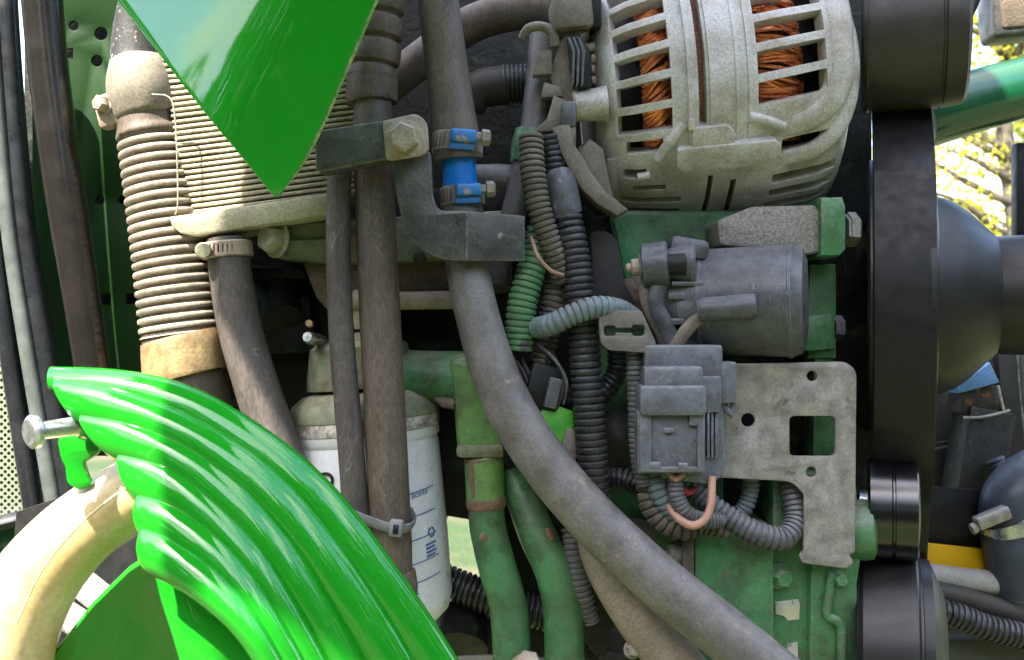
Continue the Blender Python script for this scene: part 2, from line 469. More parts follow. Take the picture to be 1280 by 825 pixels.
black_gloss = mk('glossy_black_pulley', (0.006, 0.006, 0.007), (0.004, 0.004, 0.005), rough=0.2, feat=60, rvar=0.05, bump=(3, 0.02), spec=0.9)
belt_m = mk('belt_back', (0.010, 0.010, 0.011), (0.007, 0.007, 0.0075), rough=0.5, feat=30, fine=(3, 0.15), dust=(GREY_DUST, 0.01, 0.02), bump=(3, 0.12), spec=0.3)
white_paint = mk('filter_white', (0.80, 0.81, 0.85), (0.74, 0.75, 0.80), rough=0.35, feat=60, fine=(5, 0.05), spots=((0.33, 0.28, 0.22), 14, 0.76), dust=((0.5, 0.46, 0.4), 0.03, 0.25), bump=(6, 0.05))
blue_print = mk('blue_print', (0.09, 0.14, 0.40), rough=0.5, bump=None)
black_ink = mk('black_marker', (0.015, 0.015, 0.02), rough=0.6, bump=None)
cream = mk('cream_pipe', (0.72, 0.56, 0.28), (0.60, 0.40, 0.15), rough=0.42, feat=70, fine=(6, 0.1), spots=((0.30, 0.15, 0.05), 22, 0.74), dust=((0.72, 0.66, 0.50), 0.05, 0.3), coat=0.2, bump=(6, 0.08))
fin_m = mk('dusty_fin', (0.42, 0.37, 0.26), (0.22, 0.18, 0.12), rough=0.8, feat=26, fine=(4, 0.35), dust=((0.62, 0.57, 0.43), 0.15, 0.5), grim=((0.06, 0.045, 0.03), 50, 0.55, 0.7), bump=(4, 0.4))
tray_m = mk('dusty_tray', (0.42, 0.40, 0.28), (0.26, 0.24, 0.16), rough=0.8, feat=40, fine=(4, 0.25), dust=((0.58, 0.55, 0.42), 0.2, 0.5), bump=(5, 0.4))
brass = mk('brass_band', (0.52, 0.36, 0.16), (0.36, 0.24, 0.11), rough=0.45, metal=0.5, feat=25, fine=(4, 0.2), dust=(DUST, 0.15, 0.3), spots=((0.12, 0.08, 0.05), 30, 0.66), bump=(4, 0.2))
post_m = mk('black_coated_post', (0.014, 0.012, 0.011), (0.009, 0.008, 0.0075), rough=0.2, feat=60, dust=((0.2, 0.17, 0.13), 0.02, 0.05), bump=(4, 0.04), rvar=0.06)
frame_m = mk('window_frame_black', (0.012, 0.014, 0.018), (0.008, 0.009, 0.012), rough=0.3, feat=60, dust=(GREY_DUST, 0.02, 0.06), bump=(4, 0.06))
seal_m = mk('window_seal', (0.07, 0.085, 0.085), (0.045, 0.055, 0.055), rough=0.4, feat=60, dust=((0.35, 0.38, 0.34), 0.12, 0.2), bump=(3, 0.3))
yellow = mk('yellow_paint', (0.80, 0.47, 0.0), (0.74, 0.42, 0.0), rough=0.5, feat=50, bump=(5, 0.05))
grey_pipe = mk('grey_pipe', (0.33, 0.32, 0.31), (0.25, 0.24, 0.23), rough=0.55, feat=30, fine=(4, 0.15), dust=(DUST, 0.15, 0.25), bump=(4, 0.15))
pale_pipe = mk('pale_pipe', (0.55, 0.54, 0.50), (0.36, 0.36, 0.34), rough=0.7, feat=22, fine=(4, 0.3), dust=(DUST, 0.1, 0.2), bump=(4, 0.4))
shroud_m = mk('dusty_shroud', (0.065, 0.075, 0.062), (0.04, 0.042, 0.036), rough=0.75, feat=110, fine=(5, 0.15), dust=((0.16, 0.15, 0.11), 0.15, 0.3), bump=(5, 0.15))
pink = mk('pink_wire', (0.50, 0.235, 0.17), (0.40, 0.20, 0.145), rough=0.5, feat=20, dust=(DUST, 0.15, 0.2), bump=(3, 0.1))
red_wire = mk('red_wire', (0.42, 0.05, 0.05), rough=0.45, bump=None)
blue_light = mk('pale_blue_rubber', (0.035, 0.045, 0.065), (0.022, 0.028, 0.042), rough=0.45, feat=40, fine=(4, 0.1), dust=((0.25,0.27,0.32), 0.05, 0.25), bump=(3, 0.1))
blue_cap = mk('blue_cap', (0.16, 0.32, 0.60), (0.12, 0.26, 0.52), rough=0.5, feat=20, fine=(3, 0.25), bump=(3, 0.3))
bark = mk('bark', (0.12, 0.10, 0.075), (0.06, 0.05, 0.04), rough=0.9, feat=300, bump=(60, 0.5))
tube_green = mk('tube_green', (0.006, 0.085, 0.035), (0.005, 0.07, 0.03), rough=0.3, feat=90, coat=0.5, bump=(6, 0.03))
cab_green = mk('cab_green', (0.010, 0.11, 0.045), (0.008, 0.09, 0.038), rough=0.3, feat=90, coat=0.5, bump=(6, 0.04))

def leaf_mat(name, c):
    mt = bpy.data.materials.new(name); mt.use_nodes = True
    t = mt.node_tree; b = t.nodes['Principled BSDF']
    oi = t.nodes.new('ShaderNodeTexCoord')
    n = t.nodes.new('ShaderNodeTexNoise'); n.inputs['Scale'].default_value = 1.3
    t.links.new(oi.outputs['Object'], n.inputs['Vector'])
    mx = t.nodes.new('ShaderNodeMix'); mx.data_type = 'RGBA'
    mx.inputs[6].default_value = (*[x * 0.6 for x in c], 1); mx.inputs[7].default_value = (*c, 1)
    t.links.new(n.outputs[0], mx.inputs[0]); t.links.new(mx.outputs[2], b.inputs['Base Color'])
    b.inputs['Roughness'].default_value = 0.6
    tr = t.nodes.new('ShaderNodeBsdfTranslucent'); tr.inputs[0].default_value = (c[0] * 1.5, c[1] * 1.4, c[2], 1)
    ms = t.nodes.new('ShaderNodeMixShader'); ms.inputs[0].default_value = 0.55
    t.links.new(b.outputs[0], ms.inputs[1]); t.links.new(tr.outputs[0], ms.inputs[2])
    t.links.new(ms.outputs[0], t.nodes['Material Output'].inputs[0])
    return mt
leaf_y = leaf_mat('yellow_green_leaf', (0.42, 0.40, 0.045))
leaf_d = leaf_mat('deep_green_leaf', (0.05, 0.085, 0.02))
leaf_g = leaf_mat('fresh_green_leaf', (0.26, 0.36, 0.04))

# dotted black print on window glass
def dotted_glass():
    mt = bpy.data.materials.new('dotted_window_glass'); mt.use_nodes = True
    t = mt.node_tree; N, L = t.nodes, t.links
    b = N['Principled BSDF']
    tc = N.new('ShaderNodeTexCoord')
    mp = N.new('ShaderNodeMapping'); k = 1 / (7.0 * S)
    mp.inputs['Scale'].default_value = (k, k, k); mp.inputs['Rotation'].default_value = (0, R(45), 0)
    L.new(tc.outputs['Object'], mp.inputs[0])
    fr = N.new('ShaderNodeVectorMath'); fr.operation = 'FRACTION'; L.new(mp.outputs[0], fr.inputs[0])
    sx = N.new('ShaderNodeSeparateXYZ'); L.new(fr.outputs[0], sx.inputs[0])
    cb = N.new('ShaderNodeCombineXYZ'); L.new(sx.outputs[0], cb.inputs[0]); L.new(sx.outputs[2], cb.inputs[1])
    ds = N.new('ShaderNodeVectorMath'); ds.operation = 'DISTANCE'; L.new(cb.outputs[0], ds.inputs[0]); ds.inputs[1].default_value = (0.5, 0.5, 0)
    gt = N.new('ShaderNodeMath'); gt.operation = 'LESS_THAN'; L.new(ds.outputs['Value'], gt.inputs[0]); gt.inputs[1].default_value = 0.33
    mx = N.new('ShaderNodeMix'); mx.data_type = 'RGBA'
    mx.inputs[6].default_value = (0.30, 0.34, 0.24, 1); mx.inputs[7].default_value = (0.012, 0.014, 0.016, 1)
    L.new(gt.outputs[0], mx.inputs[0]); L.new(mx.outputs[2], b.inputs['Base Color'])
    b.inputs['Roughness'].default_value = 0.25; b.inputs['Coat Weight'].default_value = 0.6; b.inputs['Coat Roughness'].default_value = 0.02
    return mt
frit = dotted_glass()

# ------------------------------------------------------------------ ground, trees, sky beyond the tractor
def ground():
    mt = bpy.data.materials.new('dry_grass_ground'); mt.use_nodes = True
    t = mt.node_tree; N, L = t.nodes, t.links; b = N['Principled BSDF']
    tc = N.new('ShaderNodeTexCoord')
    n1 = N.new('ShaderNodeTexNoise'); n1.inputs['Scale'].default_value = 2.0; n1.inputs['Detail'].default_value = 8
    n2 = N.new('ShaderNodeTexNoise'); n2.inputs['Scale'].default_value = 40.0; n2.inputs['Detail'].default_value = 4
    L.new(tc.outputs['Object'], n1.inputs[0]); L.new(tc.outputs['Object'], n2.inputs[0])
    mx = N.new('ShaderNodeMix'); mx.data_type = 'RGBA'
    mx.inputs[6].default_value = (0.05, 0.095, 0.018, 1); mx.inputs[7].default_value = (0.14, 0.125, 0.055, 1)
    cr = N.new('ShaderNodeMapRange'); cr.inputs[1].default_value = 0.42; cr.inputs[2].default_value = 0.6
    L.new(n1.outputs[0], cr.inputs[0]); L.new(cr.outputs[0], mx.inputs[0])
    m2 = N.new('ShaderNodeMix'); m2.data_type = 'RGBA'; m2.blend_type = 'MULTIPLY'; m2.inputs[0].default_value = 0.6
    L.new(mx.outputs[2], m2.inputs[6]); L.new(n2.outputs[0], m2.inputs[7]); L.new(m2.outputs[2], b.inputs['Base Color'])
    b.inputs['Roughness'].default_value = 0.95
    bp = N.new('ShaderNodeBump'); bp.inputs['Strength'].default_value = 0.8; bp.inputs['Distance'].default_value = 0.05
    L.new(n2.outputs[0], bp.inputs['Height']); L.new(bp.outputs[0], b.inputs['Normal'])
    me = bpy.data.meshes.new('ground')
    me.from_pydata([(-150, -150, 0), (150, -150, 0), (150, 150, 0), (-150, 150, 0)], [], [(0, 1, 2, 3)])
    me.materials.append(mt)
    o = bpy.data.objects.new('ground', me); o['kind'] = 'structure'; col.objects.link(o)
ground()

def tree(x, y, h, spread, lm, label, seed, nleaf=2600):
    rnd = random.Random(seed)
    e = bpy.data.objects.new('tree', None); e.location = (x, y, 0)
    e['label'] = label; e['category'] = 'tree'; e['group'] = 'trees behind the tractor'; col.objects.link(e)
    def metric(m, mat, name):
        me = bpy.data.meshes.new(name); me.from_pydata([tuple(p) for p in m.v], [], m.f); me.materials.append(mat)
        for p in me.polygons: p.use_smooth = (name == 'trunk')
        o = bpy.data.objects.new(name, me); o.parent = e; col.objects.link(o); return o
    tm = sweep([(0, 0, -0.1, 0.16), (0.1, 0, h * 0.35, 0.12), (-0.05, 0.1, h * 0.7, 0.07), (0.1, 0, h, 0.015)], n=10, step=0.5)
    tips = []
    for i in range(26):
        z = h * rnd.uniform(0.22, 0.92); a = rnd.uniform(0, 6.28); L = spread * rnd.uniform(0.5, 1.0) * (1.15 - z / h * 0.7)
        p1 = (math.cos(a) * L * 0.5, math.sin(a) * L * 0.5, z + L * 0.3); p2 = (math.cos(a) * L, math.sin(a) * L, z + L * rnd.uniform(0.4, 0.75))
        tm.add(sweep([(0, 0, z, 0.045), (*p1, 0.028), (*p2, 0.006)], n=6, step=0.3))
        tips += [Vector(p1), Vector(p2), (Vector(p1) + Vector(p2)) / 2]
    metric(tm, bark, 'trunk')
    lv = M()
    for i in range(nleaf):
        t_ = rnd.choice(tips); c = t_ + Vector((rnd.gauss(0, 0.3), rnd.gauss(0, 0.3), rnd.gauss(0, 0.26)))
        s = rnd.uniform(0.022, 0.05)
        rm = Euler((rnd.uniform(0, 6.28), rnd.uniform(0, 6.28), rnd.uniform(0, 6.28))).to_matrix()
        k = len(lv.v)
        lv.v += [c + rm @ Vector(q) * s for q in ((-1, 0, 0), (0, -0.55, 0.1), (1, 0, 0), (0, 0.55, 0.1))]
        lv.f.append((k, k + 1, k + 2, k + 3))
    metric(lv, lm, 'crown')
tree(5.0, 9.5, 5.2, 1.5, leaf_y, 'yellow-green tree just above the green tube', 1, 5200)
tree(6.7, 12.0, 6.4, 1.8, leaf_g, 'fresh green tree partly behind the dark strip', 2, 4800)
tree(4.3, 14.0, 6.6, 1.9, leaf_y, 'pale sunlit tree seen beside the pulley edge', 3, 4800)
tree(8.6, 16.0, 8.0, 2.6, leaf_g, 'taller green tree farther back behind the others', 4, 5200)
tree(6.1, 18.5, 8.2, 2.4, leaf_y, 'distant yellow tree low between the nearer trunks', 5, 4400)

def treeline():
    rnd = random.Random(21)
    m = M()
    for i in range(15000):
        a = R(rnd.uniform(180 - 15, 360 + 15)); rr = rnd.uniform(6.2, 9.0)
        top = 4.6 + 0.9 * math.sin(a * 9) + 0.6 * math.sin(a * 23 + 1)
        z = 0.1 + (top - 0.1) * rnd.random() ** 1.1
        c = Vector((math.cos(a) * rr, math.sin(a) * rr, z))
        sz = rnd.uniform(0.12, 0.26)
        rm = Euler((rnd.uniform(0, 6.28), rnd.uniform(0, 6.28), rnd.uniform(0, 6.28))).to_matrix()
        k = len(m.v)
        m.v += [c + rm @ Vector(q) * sz for q in ((-1, 0, 0), (0, -0.7, 0.1), (1, 0, 0), (0, 0.7, 0.1))]
        m.f.append((k, k + 1, k + 2, k + 3))
    me = bpy.data.meshes.new('treeline'); me.from_pydata([tuple(p) for p in m.v], [], m.f); me.materials.append(leaf_d)
    o = bpy.data.objects.new('treeline', me); o['kind'] = 'stuff'
    o['label'] = 'green belt of trees facing the tractor'; o['category'] = 'trees'
    col.objects.link(o)
treeline()

# ------------------------------------------------------------------ cab edge on the far left
cab = thing('cab_window', 'slanted cab window with black dotted glass edge and rubber seal', 'window', (0, 700, 100))
part('glass', plate([(-140, -60), (-44, -60), (-24, 200), (2, 420), (34, 640), (-140, 668)], 104, 6), frit, cab)
part('frame', sweep([(*W(x, y, 92), r) for x, y, r in ((-34, -60, 15), (-20, 130, 15), (-6, 280, 15), (12, 430, 15), (44, 640, 15))], n=12, flat=(1.2, 0.9)), frame_m, cab)
part('seal', tube([(-16, -60, 78), (-6, 100, 78), (10, 280, 78), (34, 440, 78), (68, 640, 78)], 9.5, n=16, flat=(0.8, 1.0)), seal_m, cab)
part('gasket', tube([(4, -60, 92), (14, 100, 92), (30, 280, 92), (56, 440, 92), (88, 640, 92)], 14, n=14), frame_m, cab)
part('sill', tube([(-60, 668, 84), (20, 650, 84), (95, 628, 84)], 13, n=12, flat=(1.3, 0.8)), frame_m, cab)
part('lower_panel', plate([(-80, 676), (95, 644), (110, 830), (-80, 840)], 100, 10), cab_green, cab)

single('window_post', tube([(48, -60, 60, 26), (60, 80, 60, 25), (80, 230, 60, 25), (99, 350, 60, 23), (120, 490, 60, 22)], n=24, flat=(1.0, 0.95)), post_m,
       'shiny black tubular post between window seal and green panel', 'post', (120, 490, 60))

pl = thing('inner_panel', 'dark green perforated panel behind the ribbed hose', 'panel', (160, 560, 210))
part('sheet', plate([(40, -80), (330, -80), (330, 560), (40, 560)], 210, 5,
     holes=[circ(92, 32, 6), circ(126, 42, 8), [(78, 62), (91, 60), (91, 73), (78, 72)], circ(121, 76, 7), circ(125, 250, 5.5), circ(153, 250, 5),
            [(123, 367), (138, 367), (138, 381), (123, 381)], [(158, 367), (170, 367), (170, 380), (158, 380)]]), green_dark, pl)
part('added_dark_board', plate([(30, -90), (340, -90), (340, 570), (30, 570)], 250, 6), grime, pl)  # dark board added behind the sheet, standing in for shade in its holes

# ------------------------------------------------------------------ ribbed intake hose
ih = thing('intake_hose', 'tall dusty ribbed hose with flaking black elbow and brass band', 'hose', (245, 540, 70))
part('elbow', tube([(206, -40, 70, 36), (186, 0, 70, 33), (175, 45, 68, 32), (173, 84, 64, 34)], n=28, lump=0.02), elbow_m, ih)
part('elbow_bulb', tube([(173, 72, 64, 33), (174, 80, 64, 36), (177, 95, 62, 42), (181, 120, 62, 44.5), (184, 144, 62, 40), (185, 149, 62, 35)], n=32, step=5), bulb_m, ih)
part('cuff', tube([(184, 140, 62, 36), (186, 158, 62, 38), (188, 168, 62, 41), (189, 174, 62, 38)], n=28, step=3), rubber_b, ih)
part('bellows', tube([(188, 165, 64, 38), (205, 255, 64, 43), (219, 340, 64, 47), (230, 418, 64, 50)], n=30, corr=(12.2, 3.7, 0.6)), bellows_m, ih)
part('end_ring', tube([(229, 410, 64, 51), (231, 424, 64, 51)], n=28, step=4), rubber_b, ih)
part('band', tube([(231, 420, 64, 52.5), (232, 424, 64, 53.5), (235, 466, 64, 54.5), (236, 470, 64, 53.5)], n=32, step=6), brass, ih)
part('lower_pipe', tube([(236, 466, 64, 46), (246, 560, 64, 50)], n=28), rubber_b, ih)
part('clamp_ear', pbox(118, 118, 146, 158, 40, 24, rot=(0, -14, 0), bevel=5), steel_dusty, ih)
part('bolt', bolt(W(131, 131, 42), (-0.45, -1, 0.05), 11, 13), steel_dusty, ih)
single('dry_straw', tube([(190, 118, 10, 1.0), (212, 122, 10, 1.0), (219, 150, 12, 0.9), (222, 220, 14, 0.9), (222, 258, 16, 0.9), (219, 268, 20, 0.8)], n=6), tray_m,
       'thin pale straw hanging in front of the ribbed hose', 'straw', (219, 268, 20))

# ------------------------------------------------------------------ finned cooler
ck = thing('oil_cooler', 'dusty finned cooler standing on a pale tray behind the green corner', 'cooler', (330, 290, 60))
TILT = -7.0
part('core', plate([(226, 78), (446, 60), (446, 246), (250, 272)], 72, 60), grime_brown, ck)
fin0 = None
for i in range(31):
    y = 50 + i * 7.1
    xl = 206 + (y - 95) * 0.155
    a, b_ = W(xl, y + 3, 40), W(452, y - 26, 40)
    c = (a + b_) / 2; c.y = 40 + 22
    L_ = (b_ - a).length
    o = part('fin', box(c, (L_, 44, 4.6), (0, math.degrees(-math.atan2(b_.z - a.z, b_.x - a.x)), random.uniform(-0.4, 0.4)), 1.2, 1), fin_m, ck)
part('tray', spin(plate([(211, 262), (420, 262), (420, 288), (238, 290), (222, 285), (212, 274)], 16, 100, bevel=4), W(211, 262, 16), (0, -8.2, 0)).xf(lambda p: p + Vector((0, 0, -9))), tray_m, ck)

# ------------------------------------------------------------------ small hose under the cooler, with its clamp
single('coolant_hose', tube([(284, 300, 40, 26), (288, 340, 36, 26), (300, 410, 30, 27), (320, 480, 24, 28), (350, 570, 20, 29), (372, 640, 20, 29)], n=26, lump=0.012), rubber,
       'short black hose curving down below the cooler tray', 'hose', (372, 640, 20))
cl = thing('worm_clamp', 'rusty worm clamp with pale screw on top of short hose', 'hose clamp', (284, 322, 40))
wb = part('band', lathe(W(283, 303, 40), W(285, 323, 40), [(0, 29), (0, 31), (1.5, 32.5), (19, 32.5), (20.5, 31), (20.5, 29)], n=36), steel_dusty, cl)
for i in range(9):
    a = R(-52 + i * 10)
    c0 = W(283, 312, 40)
    part('thread_slot', box(c0 + Vector((math.sin(a) * 32, -math.cos(a) * 32, 0)), (1.8, 2.0, 11), (0, 0, math.degrees(a)), 0.5, 1), grime, wb)
part('screw', lathe(W(254, 313, 8), W(254, 313, -4), [(-14, 7), (-2, 7), (0, 10), (9, 10), (12, 8.5)], n=20), tray_m, cl)

# ------------------------------------------------------------------ engine block behind everything
eb = thing('engine_block', 'grimy dark engine casting with green painted ledges and bolts behind hoses', 'engine', (700, 830, 200))
part('casting', plate([(255, 250), (480, 235), (700, 235), (745, 270), (1020, 250), (1100, 300), (1100, 840), (760, 840), (720, 790), (690, 700), (640, 600), (612, 640), (596, 652), (560, 646), (545, 660), (545, 690), (330, 690), (255, 640)], 170, 260, bevel=6), grime, eb)
part('rear_wall', plate([(300, -80), (1090, -80), (1090, 300), (300, 300)], 330, 20), grime, eb)
part('head_ledge', plate([(322, 283), (470, 272), (640, 262), (640, 322), (420, 330), (338, 322)], 60, 110, bevel=5, r=8), green_dirty, eb)
part('ledge_face', spin(plate([(352, 302), (470, 296), (470, 316), (360, 322)], 52, 8, bevel=1), W(352, 302, 52), (18, 0, 0)), green_dirty, eb)
part('bolt', bolt(W(347, 300, 60), (-0.75, -1, 0.1), 19, 22, rot=0.1), tray_m, eb, label='pale dusty bolt head')
part('gasket_flange', plate([(378, 328), (470, 320), (640, 312), (640, 362), (560, 372), (470, 378), (420, 400), (395, 372)], 84, 90, bevel=4, r=6), grime_brown, eb)
part('rod', tube([(436, 378, 70), (500, 376, 70), (570, 375, 70)], 11.5, n=18), steel_dusty, eb)
part('lug', pbox(440, 362, 458, 412, 66, 60, bevel=4), tray_m, eb)
part('lug', pbox(442, 415, 456, 432, 70, 60, bevel=4), steel_dusty, eb)
part('stud', tube([(402, 426, 80, 8), (386, 422, 40, 8), (384, 421, 34, 6)], n=14), steel_clean, eb)
part('nut', lathe(W(388, 405, 60), W(386, 404, 40), [(0, 5), (18, 5)], n=6), brass, eb)
part('rib', spin(plate([(292, 335), (375, 330), (385, 345), (300, 352)], 110, 60, bevel=5), W(330, 340, 110), (0, 3, 0)), grime, eb)
part('casting_boss', tube([(345, 360, 150, 30), (352, 400, 110, 26)], n=20), grime, eb)
part('casting_web', spin(plate([(300, 380), (380, 360), (400, 430), (310, 450)], 120, 50, bevel=8), W(340, 400, 120), (0, 12, 10)), grime, eb)
part('small_bolt', lathe(W(526, 323, 50), W(524, 322, 20), [(0, 8), (26, 8), (28, 6)], n=16), rubber_dark, eb)

# green wall between alternator and solenoid
part('upper_green_wall', plate([(765, 262), (900, 262), (1030, 262), (1030, 420), (860, 420), (790, 400)], 120, 60, bevel=5, r=10), green, eb)
part('rust_patch_wall', plate([(776, 350), (800, 345), (806, 392), (782, 394)], 114, 8, bevel=2), grime_brown, eb)
part('lower_green_wall', plate([(735, 395), (905, 395), (905, 705), (860, 705), (800, 690), (752, 655)], 120, 60, bevel=5), green, eb)

# timing cover, lower right
tcv = thing('timing_cover', 'green timing cover with bolts and a scraped bare patch beside black pulleys', 'cover', (980, 830, 80))
part('side_box', plate([(868, 664), (964, 656), (968, 668), (968, 840), (868, 840)], 36, 110, bevel=5, r=6), green_bright if False else green, tcv)
part('rim', plate([(966, 600), (1012, 600), (1012, 840), (966, 840)], 52, 100, bevel=4), green, tcv)
part('front_flange', plate([(1015, 596), (1070, 596), (1078, 690), (1072, 730), (1074, 840), (1012, 840)], 40, 120, bevel=4), green, tcv)
part('flange_rib', tube([(1040, 715, 36), (1036, 745, 34), (1034, 770, 32), (1050, 782, 34), (1052, 840, 34)], 6, n=10), green, tcv)
part('bolt', bolt(W(973, 720, 48), (0.35, -1, 0), 13, 16), green, tcv)
part('bolt', bolt(W(1046, 724, 38), (0.25, -1, 0.1), 9, 14), green, tcv)
part('bare_patch', plate([(969, 753), (998, 749), (1000, 756), (999, 774), (985, 776), (980, 770), (970, 768)], 50, 3, bevel=0.6), alu_bright, tcv)
part('bare_patch', plate([(984, 806), (997, 803), (998, 830), (986, 832)], 50, 3, bevel=0.6), alu_bright, tcv)
part('round_boss', lathe(W(1062, 662, 60), W(1100, 662, 50), [(0, 38), (18, 40), (28, 38), (32, 30)], n=28), green, tcv)
part('rusty_edge', plate([(853, 670), (868, 667), (868, 760), (853, 745)], 30, 60, bevel=2), grime_brown, tcv)
part('edge_bolt', lathe(W(858, 692, 50), W(828, 692, 42), [(0, 17), (6, 18), (8, 14), (22, 14), (26, 10)], n=20), zinc, tcv)
part('core_plug', lathe(W(795, 672, 112), W(795, 672, 92), [(0, 26), (14, 26), (20, 20)], n=24), grime_brown, tcv)

fl = thing('support_flange', 'green upright flange with two bolts between solenoid and big pulley', 'flange', (1035, 450, 100))
part('upright', plate([(1012, 330), (1046, 330), (1046, 448), (1010, 448)], 96, 60, bevel=4), green, fl)
part('foot', plate([(1006, 395), (1040, 392), (1044, 436), (1006, 440)], 84, 30, bevel=4), green, fl)
part('lower_leg', plate([(1018, 440), (1044, 440), (1046, 600), (1016, 600)], 104, 50, bevel=4), green, fl)
part('clevis', plate([(1026, 246), (1054, 246), (1058, 258), (1058, 312), (1050, 320), (1026, 320)], 30, 120, bevel=5), green, fl)
part('bolt', lathe(W(1056, 287, 60), W(1072, 287, 60), [(0, 20), (3, 20), (3.5, 23), (14, 23), (17, 19)], n=6), steel, fl)
part('bolt', lathe(W(1042, 410, 100), W(1056, 410, 100), [(0, 15), (2, 15), (2.5, 17), (11, 17), (13, 14)], n=6), plastic, fl)

# ------------------------------------------------------------------ alternator
AX, AD, AZ = 272.0, 190.0, 343.0
ATILT = R(4.5)
def alt(x, r, th):
    """local alternator point: x along the axis, radius, angle (0 faces the viewer, positive downwards, degrees)"""
    t = R(th - 0.042 * x)      # the castings sit slightly twisted
    p = Vector((x, -r * math.cos(t), -r * math.sin(t)))
    c, s = math.cos(ATILT), math.sin(ATILT)
    return Vector((AX + p.x * c - p.z * s * 1.0, AD + p.y, AZ + p.z * c + p.x * s))
def arad(x):
    pr = [(-166, 128), (-158, 150), (-146, 166), (-120, 178), (-70, 187), (-40, 190), (0, 191), (60, 191), (118, 189), (142, 182), (156, 170), (165, 150)]
    for (a, ra), (b, rb) in zip(pr, pr[1:]):
        if x <= b:
            t = max(0, (x - a) / (b - a)); return ra + (rb - ra) * t
    return pr[-1][1]
def aring(x0, x1, r0, r1, th0=-180, th1=180, n=72):
    m = M()
    for x, r in ((x0, r0 - 6), (x0, r0), (x1, r1), (x1, r1 - 6)):
        for k in range(n + 1):
            m.v.append(alt(x, r, th0 + (th1 - th0) * k / n))
    for i in range(3):
        for k in range(n):
            a = i * (n + 1) + k
            m.f.append((a, a + 1, a + n + 2, a + n + 1))
    return m
slots = []
for k in range(-8, 3):                      # upright vents, front and rear housing
    c = 5 + 11.6 * (k - 1)
    slots.append((34, 122, c - 4.2, c + 4.2))
    slots.append((-142, -74, c + 2 - 4.2, c + 2 + 4.2))
slots.append((-132, -86, 26, 31.5))
slots.append((-134, -106, 39, 44))
slots.append((-122, -80, 48, 51))
for c in (54, 62.5, 71, 79.5, 88, 96.5):
    slots.append((60, 146, c - 2.5, c + 2.5))
    slots.append((-138, -58, c + 1.6, c + 5.6))
slots.append((66, 128, 36, 43))
slots.append((-41, -31, -120, 29.5))       # rusty gap
slots.append((-26, -19, 46, 110))
slots.append((4, 12, 50, 80))
xs = sorted(set([-166, -158, -146, 156, 165, 148] + [s[0] for s in slots] + [s[1] for s in slots] + [-54, 18, 24]))
ths = sorted(set([round(v, 2) for s in slots for v in s[2:]] + list(range(-180, 181, 4))))
ths2 = [ths[0]]
for t_ in ths[1:]:
    if t_ - ths2[-1] > 0.25: ths2.append(t_)
ths = ths2
body = M()
idx = {}
def av(i, j):
    j = j % (len(ths) - 1) if ths[j] >= 180 else j
    if (i, j) not in idx:
        idx[(i, j)] = len(body.v)
        body.v.append(alt(xs[i], arad(xs[i]), ths[j]))
    return idx[(i, j)]
for i in range(len(xs) - 1):
    for j in range(len(ths) - 1):
        xc, tc_ = (xs[i] + xs[i + 1]) / 2, (ths[j] + ths[j + 1]) / 2
        if any(s[0] < xc < s[1] and s[2] < tc_ < s[3] for s in slots):
            continue
        body.f.append((av(i, j), av(i + 1, j), av(i + 1, j + 1), av(i, j + 1)))
al = thing('alternator', 'dusty cast aluminium alternator with copper windings showing through its vents', 'alternator', (910, 280, 190))
hb = part('housing', body, alu, al, smooth=45)
sm = hb.modifiers.new('shell', 'SOLIDIFY'); sm.thickness = 19 * S; sm.offset = -1
# the normals of an open shell are ambiguous: make them point away from the axis
me_ = hb.data
bm_ = bmesh.new(); bm_.from_mesh(me_); bm_.faces.ensure_lookup_table()
axc = Vector((AX, AD, AZ)); f0 = bm_.faces[0]
cen = to_m(axc) - Vector(al.location)
if (f0.calc_center_median() - cen).dot(f0.normal) < 0:
    bmesh.ops.reverse_faces(bm_, faces=bm_.faces)
bm_.to_mesh(me_); bm_.free(); me_.set_sharp_from_angle(angle=R(45))
bev(hb, 3.4, 3, 50)
part('stator_core', aring(-60, 26, 172, 172), rust, al)
part('rotor_drum', aring(-150, 150, 120, 120), plastic_dark, al)
for nm, x, wd, hgt in (('ridge', -52, 5, 4), ('ridge', -24, 6, 4), ('ridge', 8, 4, 2.5), ('ridge', 24, 5, 3)):
    part(nm, aring(x - wd / 2, x + wd / 2, 190 + hgt, 190 + hgt, -110, 34), alu, al)
def winding(x0, x1, n, seed, side):
    rnd = random.Random(seed); m = M()
    for i in range(n):
        th = -100 + 150 * i / n + rnd.uniform(-0.8, 0.8)
        sl = side * (9 + 6 * math.sin(i * 0.42) + rnd.uniform(-1.5, 1.5)); r0 = rnd.uniform(150, 156)
        q = []
        for t in (0, 0.2, 0.5, 0.8, 1):
            x = x0 + (x1 - x0) * t
            v = alt(x, r0 + 11 * math.sin(math.pi * t), th + sl * t)
            q.append((v.x, v.y, v.z, 2.5))
        m.add(sweep(q, n=6, step=9, caps=False))
    return m
o = part('winding', winding(34, 100, 150, 3, 1), copper, al, kind='stuff')
o = part('winding', winding(-106, -68, 150, 4, -1), copper, al, kind='stuff')
part('winding_core', aring(28, 96, 150, 150), rust, al)
part('winding_core', aring(-102, -64, 150, 150), rust, al)
def asurf(pts, r, **kw):
    return sweep([(*alt(x, arad(x) + off, th), r) for x, th, off in pts], **kw)
part('lug', spin(plate([(846, 186), (925, 178), (968, 174), (976, 184), (970, 200), (930, 212), (856, 218), (847, 212)], 26, 40, bevel=3, r=5), W(905, 196, 26), (34, 0, 0)), alu, al)
part('lug', spin(plate([(864, 160), (910, 156), (922, 170), (914, 186), (866, 186)], 16, 40, bevel=3, r=5), W(890, 172, 16), (26, 0, 0)), alu, al)
